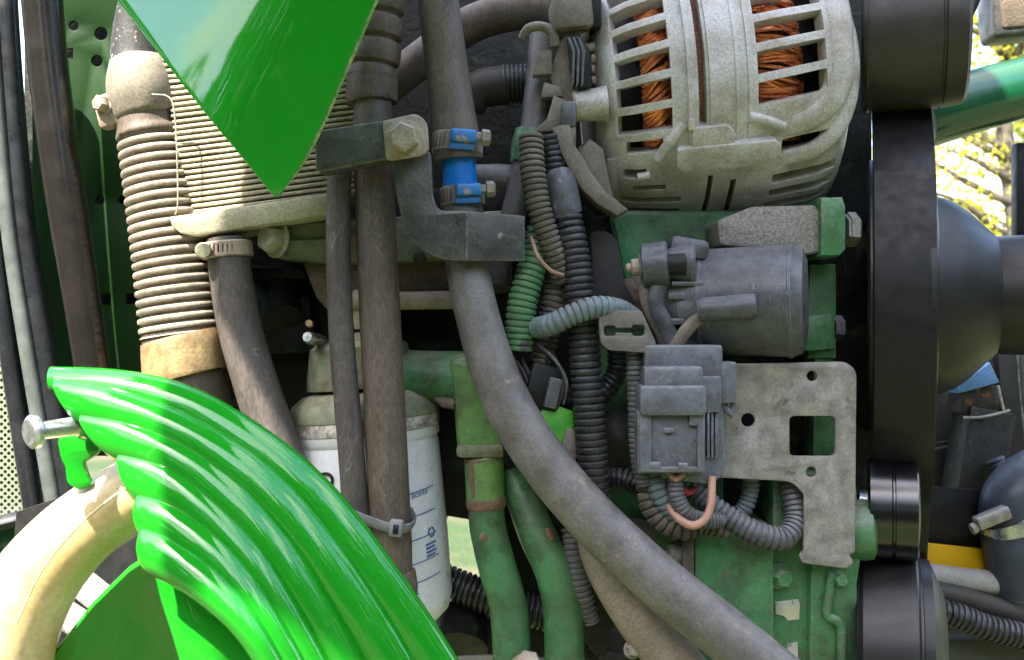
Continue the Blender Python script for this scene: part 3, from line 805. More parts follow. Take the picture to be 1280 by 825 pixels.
part('bright_tab', spin(pbox(861, 149, 869, 163, 8, 10, bevel=1.2), W(865, 156, 8), (20, 0, 0)), alu_bright, al)
part('outer_arm', asurf([(142, -60, -4), (143, -20, -2), (142, 4, -2), (138, 18, -3), (122, 26, -4), (92, 30, -5), (58, 30, -8)], 15, n=18, flat=(0.55, 1.2), step=5), alu, al)
part('outer_arm', asurf([(156, -40, -2), (158, 0, -1), (156, 22, -1), (140, 36, -2), (110, 44, -3), (66, 46, -8)], 11, n=18, flat=(0.6, 1.1), step=5), alu, al)
part('slanted_web', asurf([(22, 24, 0), (44, 27, 2), (66, 31, 0)], 7, n=12, step=5), alu, al)
part('slanted_web', asurf([(-60, 22, 0), (-78, 28, 1), (-92, 35, -1)], 7, n=12, step=5), alu, al)
part('rim', asurf([(-150, 34, 4), (-148, 50, 6), (-140, 66, 7), (-124, 82, 8), (-112, 96, 6)], 7, n=10, step=6, flat=(0.4, 1.0)), alu_bright, al)
part('rear_plate', lathe(alt(-160, 0, 0), alt(-150, 0, 0), [(-6, 30), (-6, 118), (-2, 124), (4, 124)], n=40), plastic_b, al)
part('front_plate', lathe(alt(150, 0, 0), alt(170, 0, 0), [(0, 165), (10, 160), (14, 60)], n=40), alu_grain, al)
part('mount_foot', plate([(896, 276), (940, 258), (1020, 256), (1026, 268), (1026, 316), (1010, 318), (900, 306)], 40, 110, bevel=4, r=5), alu_grain, al)
part('pin', lathe(alt(-118, 183, 42), alt(-106, 183, 42), [(0, 6), (16, 6)], n=12), alu, al)
# plastic gear on the alternator's rear end
part('terminal_block', spin(plate([(684, 92), (706, 38), (735, 40), (722, 60), (716, 96), (738, 112), (716, 132), (700, 128)], 40, 70, bevel=3), W(705, 90, 40), (0, 0, -12)), plastic_b, al)
part('seal_stack', spin(plate([(712, 44), (728, 42), (740, 60), (742, 106), (728, 112), (716, 86)], 24, 60, bevel=3), W(725, 80, 48), (0, 0, -10)), plastic_dark, al)
part('connector_shell', pbox(690, -12, 740, 34, 20, 60, rot=(0, -6, 4), bevel=7), plastic_b, al)
part('connector_tail', pbox(736, -12, 752, 34, 30, 50, bevel=4), plastic_dark, al)
for i, y in enumerate((60, 75, 88, 102)):
    part('terminal_pin', lathe(W(732, y, 60), W(752, y - 2, 60), [(0, 6.5), (26, 6.5)], n=12), steel_dusty, al)
for i in range(3):
    part('seal_lip', spin(plate([(714 + i * 6, 46), (717 + i * 6, 46), (724 + i * 6, 62), (722 + i * 6, 104), (719 + i * 6, 108), (720 + i * 6, 64)], 20, 20, bevel=0.8), W(725, 80, 48), (0, 0, -10)), plastic, al)
part('boss', lathe(W(716, 133, 44), W(754, 130, 44), [(0, 17), (3, 20), (30, 21), (44, 24)], n=24), alu, al)
part('clip', plate([(666, 94), (672, 64), (690, 62), (690, 92)], 36, 18, bevel=2), plastic_b, al)
part('clip', plate([(676, 122), (680, 102), (700, 108), (704, 120)], 36, 22, bevel=2), plastic_b, al)
part('cable_shoe', plate([(664, 166), (684, 148), (692, 118), (716, 130), (716, 156), (700, 164)], 28, 26, bevel=3), plastic_b, al)
part('clamp_tab', pbox(702, 126, 720, 158, 14, 30, bevel=3), plastic, al)
part('clamp_tab', pbox(707, 156, 720, 184, 18, 20, bevel=3), plastic_b, al)
def guard():
    m = M(); pts = [(690, 160), (700, 188), (712, 214), (728, 238), (748, 256), (772, 270)]
    inn = [(712, 152), (718, 180), (728, 196), (738, 214), (756, 238), (786, 262)]
    return plate(pts + inn[::-1], 14, 40, bevel=3)
part('curved_guard', guard(), plastic_b, al)
part('guard_rib', plate([(686, 200), (706, 194), (710, 204), (690, 208)], 20, 20, bevel=2), plastic_b, al)
part('inner_casting', spin(plate([(722, 190), (738, 172), (756, 184), (764, 226), (770, 252), (744, 232)], 48, 60, bevel=6), W(740, 200, 48), (0, 0, 10)), plastic_b, al)
part('wire_loop', tube([(652, 48, 40, 5), (660, 36, 36, 6), (676, 33, 34, 6), (690, 40, 34, 6.5), (694, 58, 36, 6.5)], n=12), plastic_b, al)

# ------------------------------------------------------------------ pulleys, belt, fan hub
PIV = Vector(((1130 - 640) * 1.0, 0.0, 0.0))
YAW = math.radians(-19)
def yaw(p):
    q = p - PIV
    return Vector((PIV.x + q.x * math.cos(YAW) - q.y * math.sin(YAW), PIV.y + q.x * math.sin(YAW) + q.y * math.cos(YAW), q.z))
def pulley(name, label, zc, cd, prof, mat, n=72, extra=()):
    """prof: (photo x of the front face, radius); the shaft runs across the picture and a little towards the viewer"""
    t = thing(name, label, 'pulley', (1130, 412 - zc, cd))
    A_, B_ = Vector((0, cd, zc)), Vector((1, cd, zc))
    part('rim', lathe(A_, B_, [(x - 640, r) for x, r in prof], n=n).xf(yaw), mat, t, smooth=30)
    for nm, pr, m_ in extra:
        part(nm, lathe(A_, B_, [(x - 640, r) for x, r in pr], n=n).xf(yaw), m_, t, smooth=30)
    return t
def X(px, d): return (px - 640) * F(d)
pulley('alternator_pulley', 'broad black pulley at the top beside the alternator', 396, 100,
       [(1080, 60), (1080, 92), (1083, 98), (1087, 100), (1089, 98), (1136, 100), (1138, 99), (1176, 100), (1178, 97), (1180, 97), (1182, 99), (1206, 96), (1210, 90), (1210, 40)],
       black_warm, extra=[('hub', [(1206, 50), (1213, 46), (1215, 30), (1215, 8)], black_satin)])
pulley('fan_pulley', 'large black flat-faced pulley in the middle with domed hub', 48, 190,
       [(1088, 60), (1088, 188), (1091, 194), (1096, 194), (1109, 194.3), (1110, 193.2), (1111, 194.3), (1127, 194.6), (1128, 193.4), (1129, 194.6), (1145, 194.3), (1146, 193.2), (1147, 194.3), (1156, 194), (1158, 190), (1161, 200), (1168, 200), (1171, 194), (1171, 100)],
       black_satin, extra=[('hub_dome', [(1171, 141), (1186, 138), (1204, 130), (1220, 118), (1236, 102), (1248, 90), (1256, 82), (1256, 20)], black_satin),
                           ('shaft', [(1252, 80), (1256, 82), (1400, 84), (1400, 10)], black_satin)])
pulley('idler_pulley', 'small glossy black idler pulley between the two larger pulleys below', -238, 80,
       [(1088, 20), (1088, 60), (1091, 66), (1117, 66), (1118.5, 63), (1121, 63), (1122, 66), (1148, 66), (1151, 60), (1151, 20)],
       black_gloss, extra=[('axle', [(1078, 24), (1090, 24)], steel_clean)])
pulley('crank_pulley', 'black crankshaft pulley at the bottom edge below the idler', -440, 130,
       [(1072, 40), (1072, 136), (1075, 140), (1078, 136), (1082, 140), (1148, 142), (1151, 138), (1154, 138), (1156, 126), (1168, 124), (1174, 110), (1186, 80), (1186, 20)], black_satin)
def belt():
    # loop in the d-z plane, seen as a flat band; runs over alternator pulley, fan pulley, idler and crank
    pts = [(260, 560), (225, 430), (150, 330), (80, 262), (44, 220), (20, 168), (4, 118), (-4, 76), (-6, 40), (-4, 4), (4, -38), (20, -88), (44, -140), (80, -186), (140, -240), (190, -320), (230, -420), (260, -520)]
    q = catmull([(X(1128, 10), d_, z_) for d_, z_ in pts], 10)
    x0, x1 = X(1090, 10), X(1165, 10)
    m = M()
    for i, p in enumerate(q):
        a = Vector(q[max(0, i - 1)]); b = Vector(q[min(len(q) - 1, i + 1)])
        t = (b - a).normalized(); nn = Vector((0, -abs(t.z), t.y if t.z < 0 else -t.y)).normalized()
        c = Vector((0, p[1], p[2]))
        for x, o in ((x0, 0), (x0 + 2, 3), (X(1126, 10), 3.4), (x1 - 2, 3), (x1, 0), (x1, -6), (x0, -6)):
            m.v.append(Vector((x, 0, 0)) + c + nn * o)
    k = 7
    for i in range(len(q) - 1):
        for j in range(k):
            j2 = (j + 1) % k
            m.f.append((i * k + j, i * k + j2, (i + 1) * k + j2, (i + 1) * k + j))
    return m.xf(yaw)
single('drive_belt', belt(), belt_m, 'wide flat black drive belt running vertically over the pulleys', 'belt', (1128, 830, 60))

# ------------------------------------------------------------------ background on the right
single('green_tube', tube([(1150, 146, 260, 41), (1230, 123, 260, 39), (1330, 96, 260, 37)], n=32), tube_green, 'thick dark green tube slanting up behind the pulleys', 'tube', (1150, 152, 260))
mr = thing('lamp_housing', 'dark brown rounded housing in the top corner over the trees', 'housing', (1262, 50, 330))
part('shell', spin(pbox(1243, -40, 1320, 46, 330, 60, bevel=10, seg=3), W(1260, 20, 330), (0, -5, 0)), bracket_m, mr)
part('dark_face', spin(pbox(1252, -40, 1320, 34, 326, 10, bevel=5), W(1260, 20, 330), (0, -5, 0)), grime_brown, mr)
part('arm', tube([(1208, 22, 330, 7), (1216, -4, 330, 10), (1222, -40, 330, 12)], n=12), plastic_dark, mr)
single('upright_strip', pbox(1271, 178, 1320, 300, 300, 20, bevel=3), plastic_dark, 'narrow dark strip standing in front of the trees', 'strip', (1290, 300, 300))
sh = thing('fan_shroud', 'dusty dark shroud panels behind the pulleys with a pale edge line', 'shroud', (1210, 830, 420))
part('back_sheet', plate([(1098, 440), (1330, 440), (1330, 880), (1098, 880)], 440, 16), shroud_m, sh)
part('upright', plate([(1246, 420), (1276, 424), (1290, 640), (1262, 640)], 420, 16, bevel=3), grey_pipe if False else rubber_dark, sh)
part('edge_line', tube([(1271, 430, 412, 1.2), (1276, 500, 412, 1.2), (1288, 600, 412, 1.2)], n=8), steel_clean, sh)
part('seam_rail', tube([(1150, 566, 424, 2.2), (1215, 552, 424, 2.2)], n=8), shroud_m, sh)
part('lower_sheet', plate([(1150, 556), (1220, 546), (1222, 612), (1150, 607)], 428, 8), grime_brown if False else shroud_m, sh)
part('screw', lathe(W(1188, 580, 424), W(1188, 580, 410), [(0, 6), (8, 7), (10, 5)], n=6), steel_clean, sh)
part('screw', lathe(W(1208, 571, 424), W(1208, 571, 410), [(0, 4), (8, 4.5), (10, 3)], n=6), steel_clean, sh)
ps = thing('square_post', 'scuffed black square post with torn blue cap behind the pulleys', 'post', (1245, 610, 380))
part('lower_sleeve', spin(pbox(1204, 512, 1266, 640, 360, 50, bevel=3), W(1235, 560, 360), (0, 10, 8)), mk('scuffed_black', (0.02, 0.02, 0.018), (0.05, 0.045, 0.035), rough=0.5, feat=20, spots=((0.20, 0.18, 0.15), 18, 0.66), bump=(5, 0.4)), ps)
part('upper_sleeve', spin(pbox(1201, 480, 1252, 520, 366, 40, bevel=2), W(1225, 500, 366), (0, 8, 8)), mk('rust_spotted_black', (0.03, 0.026, 0.02), (0.06, 0.05, 0.035), rough=0.6, feat=20, spots=((0.30, 0.10, 0.03), 26, 0.60), bump=(5, 0.4)), ps)
part('lip', tube([(1204, 522, 356, 1.8), (1230, 521, 352, 1.8), (1262, 513, 356, 1.8)], n=8), pale_pipe, ps)
part('lip', tube([(1247, 482, 358, 2.2), (1254, 512, 358, 2.2)], n=8), pale_pipe, ps)
part('cap', plate([(1196, 484), (1238, 453), (1250, 478), (1199, 492)], 350, 50, bevel=2), blue_cap, ps)
part('ring', tube([(1242, 574, 340, 11), (1250, 588, 336, 13)], n=20, corr=(8, 1.0, 0.6)), blue_light, ps)

eh = thing('elbow_hose', 'blue-grey rubber elbow held by a steel clamp at lower edge', 'hose', (1262, 740, 300))
part('rubber', tube([(1345, 580, 300, 32), (1300, 594, 296, 36), (1270, 620, 290, 38), (1262, 652, 290, 36), (1268, 700, 290, 35), (1276, 740, 290, 34)], n=28), blue_light, eh)
cl2 = thing('steel_clamp', 'clean steel worm clamp on the blue-grey elbow hose', 'hose clamp', (1240, 670, 250))
part('band', spin(tube([(1262, 643, 290, 38), (1262.5, 644, 290, 39), (1264, 662, 290, 39), (1264, 663, 290, 38)], n=36, step=6), W(1263, 652, 290), (0, -14, 0)), steel_clean, cl2)
sh2 = part('screw_housing', spin(pbox(1222, 640, 1266, 657, 240, 22, bevel=4), W(1244, 648, 240), (0, -22, 0)), steel, cl2)
part('screw', lathe(W(1226, 657, 250), W(1212, 663, 250), [(0, 7), (8, 7), (9, 9), (15, 9)], n=6), steel, sh2)
bp_ = single('black_sheet', plate([(1146, 607), (1260, 615), (1260, 700), (1146, 690)], 330, 8, bevel=1), plastic_dark, 'flat black sheet right of the idler pulley', 'sheet', (1190, 690, 330))
single('yellow_plate', plate([(1140, 677), (1244, 688), (1248, 722), (1140, 716)], 312, 8, bevel=1.5), yellow, 'bright yellow plate below the black sheet', 'plate', (1190, 716, 312))
gp = thing('grey_pipe', 'grey pipe with dark end fitting lying under the yellow plate', 'pipe', (1200, 740, 290))
part('pipe', tube([(1120, 714, 290), (1200, 724, 290), (1266, 731, 290)], 15, n=20), grey_pipe, gp)
part('end_fitting', tube([(1264, 722, 286, 8), (1276, 728, 286, 9)], n=12), steel, gp)
single('smooth_cable_hose', tube([(1130, 735, 270), (1190, 744, 270), (1250, 762, 270), (1330, 786, 270)], 14, n=18), rubber_dark, 'smooth black hose just under the grey pipe', 'hose', (1190, 744, 270))
single('corrugated_cable_hose', tube([(1140, 758, 250), (1190, 768, 250), (1240, 786, 250), (1330, 806, 250)], 15, corr=(9, 2.2, 0.6), n=18), conduit, 'corrugated black hose in the lower corner under the smooth one', 'hose', (1190, 768, 250))
single('lower_rail', pbox(1098, 800, 1330, 900, 300, 40, bevel=4), shroud_m, 'dark rail along the bottom corner below the corrugated hose', 'rail', (1200, 900, 300))

# ------------------------------------------------------------------ oil filter and its head, green pipes
A, B = W(456, 520, 105), W(478, 782, 105)
of = thing('oil_filter', 'white oil filter canister with blue print and black handwriting behind hoses', 'oil filter', (478, 782, 105))
LF = (B - A).length
can = part('canister', lathe(A, B, [(0, 96), (8, 99), (28, 99), (33, 95), (40, 97), (LF * 0.55, 99), (LF - 40, 98), (LF - 20, 92), (LF - 7, 78), (LF, 58), (LF, 10)], n=64), white_paint, of)
part('dirty_collar', lathe(A, B, [(-4, 100), (0, 101), (17, 100.6), (19, 98)], n=64), mk('filter_dirt', (0.55, 0.52, 0.48), (0.16, 0.11, 0.08), rough=0.7, feat=26, fine=(5, 0.3), bump=(5, 0.4)), of)
tF = (B - A).normalized()
uF = (Vector((0, -1, 0)) - tF * -tF.y).normalized()
vF = Vector((1, 0, 0)) - tF * tF.x - uF * uF.x
vF.normalize()
def on_filter(x, s, r=99.7):
    """x = arc distance to the right of the line facing the viewer, s = distance down the can"""
    a = x / 99.0
    return A + tF * s + uF * (math.cos(a) * r) + vF * (math.sin(a) * r)
def print_strip(x0, s0, x1, s1, wd, n=16):
    m = M()
    for i in range(n + 1):
        t = i / n
        for o in (-wd / 2, wd / 2):
            m.v.append(on_filter(x0 + (x1 - x0) * t, s0 + (s1 - s0) * t + o))
    for i in range(n):
        m.f.append((2 * i, 2 * i + 1, 2 * i + 3, 2 * i + 2))
    return m
for i, s in enumerate((94, 124, 154, 184, 208)):
    part('printed_line', print_strip(-70, s + 18, 108, s, 1.4, 24), blue_print, can)
def text_on(body, x, s, size, slope=-0.1):
    cu = bpy.data.curves.new('tmp', 'FONT'); cu.body = body; cu.size = size
    ob = bpy.data.objects.new('tmp', cu); col.objects.link(ob)
    me = bpy.data.meshes.new_from_object(ob.evaluated_get(bpy.context.evaluated_depsgraph_get()))
    m = M([on_filter(x + v.co.x, s - v.co.y + slope * v.co.x, 99.9) for v in me.vertices], [tuple(p.vertices) for p in me.polygons])
    bpy.data.objects.remove(ob); bpy.data.curves.remove(cu); bpy.data.meshes.remove(me)
    return m
part('printed_text', text_on('r de aceite', 44, 107, 12), blue_print, can)
part('printed_text', text_on('lter', 44, 121, 12), blue_print, can)
def recycle(x, s, r):
    m = M()
    for k in range(3):
        a0 = 2 * math.pi * k / 3 + 0.5
        ring = []
        for j in range(6):
            a = a0 + j * 0.27
            for rr in (r * 0.62, r):
                m.v.append(on_filter(x + math.cos(a) * rr, s + math.sin(a) * rr, 99.9))
        n0 = len(m.v) - 12
        for j in range(5):
            m.f.append((n0 + 2 * j, n0 + 2 * j + 1, n0 + 2 * j + 3, n0 + 2 * j + 2))
        a = a0 + 6 * 0.27
        for aa, rr in ((a - 0.25, r * 0.35), (a - 0.25, r * 1.3), (a + 0.25, r * 0.8)):
            m.v.append(on_filter(x + math.cos(aa) * rr, s + math.sin(aa) * rr, 99.9))
        q = len(m.v); m.f.append((q - 3, q - 2, q - 1))
    return m
part('recycling_mark', recycle(96, 153, 7), blue_print, can)
for i in range(4):
    part('printed_bar', print_strip(84, 168 + i * 5, 104 - (i % 2) * 3, 166 + i * 5, 2.6, 4), blue_print, can)
part('printed_bar', print_strip(40, 222, 62, 219, 4, 4), blue_print, can)
part('printed_bar', print_strip(42, 229, 66, 226, 2.5, 4), blue_print, can)
part('blue_dot_print', print_strip(-80, 122, -66, 121, 9, 4), blue_print, can)
def marker(pts, r=2.2):
    q = []
    for x, s in [(a + 6, b - 14) for a, b in pts]:
        v = on_filter(x, s, 99.2); q.append((v.x, v.y, v.z, r))
    return sweep(q, n=6, step=3)
part('handwriting', marker([(-104, 84), (-98, 74), (-88, 76), (-82, 88), (-88, 102), (-100, 106), (-104, 92), (-98, 76)]), black_ink, can)
part('handwriting', marker([(-90, 112), (-84, 96), (-68, 82), (-48, 76), (-40, 84), (-52, 106), (-70, 116), (-84, 110), (-80, 92)]), black_ink, can)

fh = thing('filter_head', 'green cast oil filter head with caked dirt and flanged elbow', 'filter head', (470, 530, 105))
part('skirt', lathe(A, B, [(-36, 66), (-32, 80), (-20, 96), (-8, 101), (0, 102), (4, 99)], n=56), green_dirty, fh)
part('crown', lathe(A, B, [(-104, 40), (-100, 58), (-94, 66), (-60, 72), (-40, 74)], n=40), green_dirty, fh)
part('outlet_arm', tube([(460, 470, 96, 36), (520, 470, 92, 32), (580, 472, 80, 33)], n=26, lump=0.02), green, fh)
part('elbow_casting', spin(plate([(560, 448), (582, 440), (612, 450), (626, 470), (630, 560), (622, 570), (572, 572), (566, 500)], 40, 80, bevel=14, r=14), W(595, 510, 40), (0, 0, 0)), green_bright, fh)
part('elbow_lip', pbox(570, 556, 630, 573, 36, 80, bevel=6), green_dirty, fh)
part('dirt_cake', tube([(546, 496, 70, 6), (558, 503, 62, 8), (570, 506, 54, 6)], n=14, lump=0.12), grime_brown, fh)
pp = thing('coolant_pipe', 'green painted steel pipe with rusty collar dropping from the filter head', 'pipe', (640, 830, 60), 'green steel pipes')
part('collar', tube([(604, 570, 64, 23), (605, 576, 64, 24.5), (607, 622, 64, 24), (608, 630, 64, 22)], n=26, step=6), green_bright, pp)
part('rust_ring', tube([(607, 621, 64, 24.6), (607.5, 626, 64, 25.6), (608, 633, 64, 24.8), (608.3, 637, 64, 22)], n=26, step=2, lump=0.03), rust_dull, pp)
part('rust_strip', tube([(590, 574, 44, 4), (591, 595, 43, 5), (594, 622, 44, 4)], n=10, lump=0.15, step=4, flat=(0.4, 1.0)), rust_dull, pp)
part('rust_ring', tube([(604, 570, 64, 23.6), (604.5, 574, 64, 25.4), (604.8, 577, 64, 24)], n=26, step=2, lump=0.03), rust_dull, pp)
part('paint_blister', tube([(600, 668, 41, 4), (605, 672, 40, 6), (611, 674, 41, 4)], n=10, lump=0.2, step=3, flat=(0.3, 1.0)), rust_dull, pp)
part('pipe', tube([(607, 620, 64, 22), (610, 660, 64, 23), (622, 710, 64, 24), (636, 765, 64, 24), (641, 850, 64, 24)], n=28), green, pp)
pp2 = thing('coolant_pipe', 'green bent steel pipe nearest the big grey hose', 'pipe', (705, 830, 60), 'green steel pipes')
part('pipe', tube([(640, 590, 96, 20), (654, 622, 84, 22), (672, 668, 72, 24), (694, 716, 64, 25), (704, 770, 62, 25), (706, 850, 62, 25)], n=28), green, pp2)
part('mount_tab', plate([(624, 560), (655, 560), (668, 610), (655, 622), (630, 616)], 100, 20, bevel=4), green, pp2)
part('tab_bolt', bolt(W(634, 586, 98), (0.1, -1, 0), 7, 8), grime_brown, pp2)
part('weld_spot', tube([(684, 660, 46, 4), (688, 668, 44, 5), (690, 674, 46, 3)], n=10), rust, pp2)
single('drain_conduit', tube([(540, 718, 160, 19), (580, 735, 150, 19), (625, 752, 140, 19), (690, 770, 140, 19)], corr=(8, 2.4, 0.6), n=20), conduit, 'black corrugated hose passing behind both green pipes', 'hose', (600, 745, 150))
axl = thing('frame_rail', 'dark oily frame rail at the bottom behind the green pipes', 'rail', (600, 850, 200))
part('rail', plate([(360, 790), (480, 778), (560, 770), (660, 776), (760, 780), (800, 850), (360, 860)], 200, 120, bevel=8), grime, axl)
part('round_cap', tube([(575, 770, 190, 34), (572, 812, 150, 38)], n=28), grime, axl)
part('lip', tube([(560, 824, 130, 4), (620, 822, 130, 4), (690, 826, 130, 4)], n=10), grey_pipe, axl)
part('rear_web', plate([(600, 600), (740, 600), (780, 790), (612, 790)], 260, 30, bevel=6), grime, axl)
single('brown_bolt', bolt(W(658, 838, 20), (0.1, -0.8, 0.7), 17, 30), steel_dusty, 'brown dusty bolt at bottom between the two green pipes', 'bolt', (658, 838, 20))
single('white_nut', bolt(W(790, 812, 10), (0.2, -1, 0.3), 9, 12), zinc, 'small pale nut near the bottom below the beige hose', 'nut', (790, 812, 10))
single('black_sensor_cup', lathe(W(785, 780, 70), W(792, 850, 70), [(0, 20), (4, 26), (30, 28), (34, 34), (40, 34), (80, 34)], n=28), plastic_dark, 'black plastic cup under the big grey hose', 'sensor', (790, 850, 70))

# ------------------------------------------------------------------ vertical hoses, brackets
single('thin_hose', tube([(427, 190, -6, 14), (424, 230, -8, 15), (423, 300, -12, 15.5), (427, 420, -18, 16), (437, 540, -24, 16.5), (445, 640, -26, 16.5), (455, 720, -26, 16.5), (462, 790, -26, 16.5)], n=24, lump=0.008), rubber,
       'thinner of two grey-brown rubber hoses running down beside each other', 'hose', (462, 790, -26))
th = thing('thick_hose', 'thicker vertical rubber hose with ribbed dusty sleeve at its top', 'hose', (488, 745, -14))
part('rubber', tube([(466, 110, 12, 24), (467, 200, 4, 24.5), (472, 330, -4, 25.5), (479, 470, -12, 26), (485, 600, -18, 26), (489, 680, -18, 26), (490, 730, -18, 25)], n=28, lump=0.008), rubber_b, th)
part('sleeve', tube([(482, -40, 14, 27), (476, 0, 14, 28), (470, 60, 14, 29), (466, 98, 14, 29)], n=28, corr=(32, 3.0, 0.8)), rubber_b, th)
part('collar', tube([(466, 94, 14, 30), (466, 97, 14, 31.5), (465, 124, 14, 32.5), (465, 128, 14, 31)], n=28, step=4), rubber_b, th)
part('end_clip', tube([(492, 715, -18, 27.5), (494, 735, -18, 28.5), (494, 742, -18, 27)], n=24, step=4), rubber_b, th)
zt = thing('zip_tie', 'grey plastic zip tie strapping the two vertical hoses together', 'zip tie', (470, 660, -50))
def ziploop():
    q = [(421, 628, 0), (430, 637, -44), (450, 647, -50), (472, 655, -52), (492, 661, -54), (510, 660, -44), (517, 652, -14), (512, 640, 16)]
    return tube([(x, y, d_, 7) for x, y, d_ in q], n=10, flat=(0.35, 1.0), step=4)
part('strap', ziploop(), mk('zip_grey', (0.17, 0.18, 0.205), rough=0.5, feat=30, dust=(GREY_DUST, 0.2, 0.3)), zt)
zh = part('head', pbox(486, 651, 503, 672, -66, 14, rot=(0, 6, 0), bevel=2.5), bpy.data.materials['zip_grey'], zt)
part('slot', pbox(491, 656, 498, 668, -67, 4, rot=(0, 6, 0), bevel=0.5), grime, zh)

br = thing('hose_bracket', 'grey steel bracket of a flat bar bolted to an angled arm holding the hoses', 'bracket', (520, 325, -40))
part('bar', plate([(393, 167), (400, 162), (480, 150), (524, 142), (524, 192), (400, 216), (394, 211)], -66, 34, bevel=4, r=5), bracket_m, br)
part('end_tab', plate([(478, 151), (520, 141, 10), (534, 152, 8), (536, 188, 8), (526, 194), (482, 201, 8)], -74, 10, bevel=2.5, r=4), steel_dusty, br)
part('bolt', bolt(W(506, 174, -74), (-0.05, -1, 0.02), 18, 17, rot=0.15), steel_dusty, br)
part('arm', plate([(489, 198), (538, 188), (541, 245, 4), (547, 263, 10), (584, 264, 2), (584, 326, 2), (548, 325, 30), (510, 300, 40), (496, 250, 30)], -54, 14, bevel=2, r=6), bracket_m, br)
part('arm_return', spin(plate([(583, 264), (664, 266), (664, 324), (583, 326)], -54, 12, bevel=2), W(583, 295, -54), (0, 0, 24)), bracket_m, br)

# ------------------------------------------------------------------ main S-shaped hose with blue-bodied clamps
single('upper_coolant_hose', tube([(543, -50, 30, 25), (550, 20, 26, 26), (558, 80, 20, 26.5), (566, 140, 8, 28), (571, 178, 0, 30), (573, 200, 0, 31)], n=28, lump=0.008), rubber_b,
       'grey-brown hose coming down into the blue clamps from the top', 'hose', (573, 200, 0))
single('main_coolant_hose', tube([(577, 240, 0, 25), (578, 262, 0, 26), (584, 330, -4, 27), (598, 400, -14, 28), (628, 490, -24, 30), (676, 572, -32, 31.5), (744, 652, -40, 32), (828, 730, -48, 33), (905, 792, -54, 34), (1000, 870, -60, 36)], n=32, step=8, lump=0.01), rubber_grey,
       'thick grey rubber hose sweeping diagonally down across the engine', 'hose', (905, 792, -54))
single('beige_hose', tube([(742, 640, 46, 26), (752, 690, 32, 27), (772, 730, 22, 29), (805, 780, 14, 31), (850, 835, 10, 33), (880, 880, 10, 34)], n=28, lump=0.01), rubber_beige,
       'beige dusty hose tucked directly below the thick grey hose', 'hose', (850, 835, 10))
single('blue_sleeve', tube([(573, 186, 0, 22), (574, 212, 0, 21.5), (576, 250, 0, 22)], n=28, step=6), blue, 'bright blue sleeve between the two clamps', 'sleeve', (576, 250, 0))
def clampset(cx, cy, r, label, ang):
    t = thing('hose_clamp', label, 'hose clamp', (cx, cy + 10, 0), 'blue-bodied clamps on the main hose')
    c = W(cx, cy, 0)
    def ring(h0, h1, rr): return lathe(c + Vector((0, 0, -h0)), c + Vector((0, 0, h1)), [(0, rr - 1.5), (1.2, rr), (h0 + h1 - 1.2, rr), (h0 + h1, rr - 1.5)], n=36)
    bd = part('band', spin(ring(12, 12, r + 1), c, (0, ang, 0)), zinc, t)
    for i in range(5):
        a = R(-72 + i * 11)
        part('slot', spin(box(c + Vector((math.sin(a) * (r + 1), -math.cos(a) * (r + 1), 0)), (2.2, 2, 17), (0, 8, math.degrees(a)), 0.5, 1), c, (0, ang, 0)), grime_brown, bd)
    hs = part('screw_housing', spin(box(c + Vector((9, -r - 4, 4)), (33, 12, 16), (0, 0, 10), 4, 3), c, (0, ang, 0)), blue_worn, t)
    part('saddle', spin(box(c + Vector((7, -r - 1, -8)), (31, 6, 9), (0, 0, 8), 2, 2), c, (0, ang, 0)), blue_worn, hs)
    part('screw', spin(lathe(c + Vector((22, -r - 2, 4)), c + Vector((46, -r + 2, 4)), [(0, 6), (8, 6), (9, 10), (18, 10), (20, 7)], n=6), c, (0, ang, 0)), zinc, hs)
clampset(572, 180, 31, 'upper clamp with blue screw body above the blue sleeve', 3)
clampset(578, 246, 27, 'lower clamp with blue screw body below the blue sleeve', -3)

single('crossing_hose', tube([(470, 120, 150, 22), (530, 72, 150, 23), (590, 30, 150, 23), (650, 14, 150, 23), (720, 14, 150, 23)], n=24), rubber_b, 'dark hose crossing behind the upper hose towards the alternator', 'hose', (490, 110, 150))
bh = thing('rear_corrugated_hose', 'short black hose turning corrugated, left of alternator terminals', 'hose', (620, 120, 140))
part('smooth_end', tube([(585, 132, 140, 22), (600, 112, 140, 24), (632, 106, 140, 24)], n=24, lump=0.03), rubber_dark, bh)
part('ribbed_end', tube([(628, 106, 140, 23), (690, 104, 140, 23)], corr=(6, 1.6, 0.6), n=24), conduit, bh)
single('lower_rear_hose', tube([(590, 222, 90, 16), (625, 222, 90, 17), (665, 226, 90, 17)], n=20, lump=0.03), rubber_grey, 'short grey hose stub beside the lower blue clamp', 'hose', (625, 240, 90))
gpz = thing('dipstick_tube', 'greenish slanting tube behind the brown conduits', 'tube', (630, 350, 60))
part('tube', tube([(684, 40, 110, 22), (676, 110, 96, 20), (664, 180, 76, 17), (650, 240, 66, 17), (632, 300, 60, 14), (618, 355, 60, 13)], n=20), rubber_grey, gpz)
part('coupling', tube([(664, 165, 74, 20), (660, 185, 72, 22), (656, 205, 70, 19)], n=20, step=5), green, gpz)

